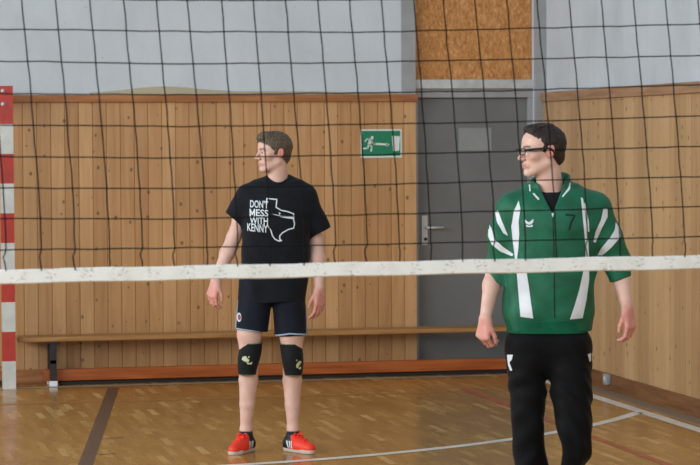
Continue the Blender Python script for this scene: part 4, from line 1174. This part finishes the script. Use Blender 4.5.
# collar piping
for poly_ in [z4([(170, 58), (175, 58), (177, 84), (172, 84)]), z4([(184, 93), (190, 90), (211, 112), (207, 118)]), z4([(329, 50), (332, 54), (330, 76), (302, 106), (297, 104), (322, 72)])]:
    applique('collar_piping', B, [poly_], bj, 'stripe', jacket, y0=-0.08)
applique('winged_logo', B, [z4([(154, 192), (164, 200), (171, 203), (178, 198), (188, 190), (187, 203), (180, 211), (171, 213), (162, 211), (156, 204)]), z4([(158, 213), (171, 217), (187, 213), (184, 221), (171, 222), (161, 220)])], bj, 'print_white', jacket, y0=-0.13)
applique('number_seven', B, [z4(q_) for q_ in ([(312, 170), (350, 173), (350, 181), (312, 178)], [(342, 181), (350, 181), (337, 206), (329, 204)], [(329, 204), (337, 206), (330, 234), (322, 232)])], bj, 'print_dark', jacket, lift=0.002, y0=-0.13)
applique('zip', B, [[(552.4, 212), (553.4, 212), (554.6, 262), (555.0, 318), (554.0, 318), (553.6, 262)]], bj, 'print_dark', jacket, lift=0.002, y0=-0.13)
zp = bj.ray_cast(Vector((L(553, 213, -0.13)[0], -1, L(553, 213, -0.13)[2]-0.006)), Vector((0, 1, 0)))[0]
bm = bmesh.new(); tube(bm, [zp+Vector((0, -0.004, 0.006)), zp+Vector((0, -0.005, -0.012))], [0.006, 0.004], 8); bobj('zip_pull', bm, 'steel', jacket, True)
# ribbed waistband and cuffs
g = Sdf((-0.24, -0.18, 0.84), (0.24, 0.18, 0.96), 0.003)
wb = [(319.5, 505, 589.5, 0.125, 0.0), (325, 506.5, 588, 0.121, 0.0), (331.5, 507, 587.5, 0.119, 0.0)]
g.add(loft_f(keys(wb), 2.5, 0.002), g.lo+0.015, g.lo+g.h*g.n-0.015, 0)
sl, X, Y, Z = g.sub(g.lo, g.lo+g.h*g.n); g.d = (g.d+0.0008*np.sin(900*X)).astype(np.float32)
g.mesh('waistband', 'green_rib', jacket)

# track trousers
g = Sdf((-0.24, -0.26, 0.02), (0.24, 0.36, 0.98), 0.0040)
g.add(loft_f(keys([(322, 511, 585, 0.10, 0), (331, 509.5, 586.5, 0.106, 0), (337, 505.4, 590.5, 0.118, 0), (350, 506, 592, 0.116, 0), (365, 512, 586, 0.09, 0), (378, 520, 578, 0.05, 0)]), 2.4), (-0.22, -0.14, 0.62), (0.22, 0.14, 0.96), 0)
lk = keys([(322, 513, 550, 0.085, 0), (331, 511, 551, 0.092, 0), (340, 505.6, 552.5, 0.112, 0), (356, 506.4, 549.5, 0.115, 0), (375, 507.8, 547.6, 0.112, 0), (400, 510.0, 546.6, 0.105, -0.01), (420, 512.0, 544, 0.098, -0.02), (432, 512.8, 543.2, 0.095, -0.02), (450, 514.2, 546.6, 0.093, -0.01), (470, 515.6, 548.6, 0.092, 0.0), (500, 516.5, 548, 0.088, 0.01), (520, 515, 549, 0.088, 0.01)])
rk = keys([(322, 545, 583, 0.085, 0), (331, 544, 585, 0.092, 0), (340, 544, 591, 0.112, 0), (356, 547, 592, 0.115, 0), (375, 548.4, 592, 0.112, -0.01), (400, 551.0, 591.4, 0.108, -0.03), (425, 556.2, 591, 0.102, -0.05), (440, 559.4, 591.4, 0.098, -0.055), (452, 561.4, 590, 0.09, -0.045), (461, 561.8, 584.5, 0.080, -0.01), (475, 561, 582, 0.078, 0.05), (500, 558, 582, 0.075, 0.15), (507, 557, 582, 0.075, 0.18)])
g.add(loft_f(lk, 2.3), (-0.24, -0.16, 0.03), (0.05, 0.16, 0.95), 0.02); g.add(loft_f(rk, 2.3), (-0.05, -0.2, 0.05), (0.24, 0.3, 0.95), 0.02)
sl, X, Y, Z = g.sub(g.lo, g.lo+g.h*g.n); g.d = (g.d+folds(X, Y, Z, 0.0065, 21, 22, 34)*np.clip((0.84-Z)/0.2, 0.25, 1)).astype(np.float32)
pants = g.mesh('track_trousers', 'pants', root); bp = bvh_of(pants)
for poly_ in [[(507.2, 355), (513.2, 354.4), (512.0, 359.5), (509.6, 362.5), (512.6, 370), (510.6, 371.2), (508.4, 366), (507.6, 360)], [(587.4, 354.2), (591, 353.6), (590.6, 361.5), (589.4, 362)]]:
    applique('trouser_logo', B, [poly_], bp, 'stripe', pants, y0=-0.08)
applique('hem_stripe', B, [[(556.8, 454), (558.2, 452), (561.5, 465), (560.4, 470)]], bp, 'stripe', pants, y0=-0.05)
shoe(B, (al[0], al[1]-0.01, 0), -0.1, up=('shoe_black', 'shoe_black'), lacemat='stripe')
sb = shoe(B, (ar[0], ar[1], 0), 0.1, up=('shoe_black', 'shoe_black'), lacemat='stripe')
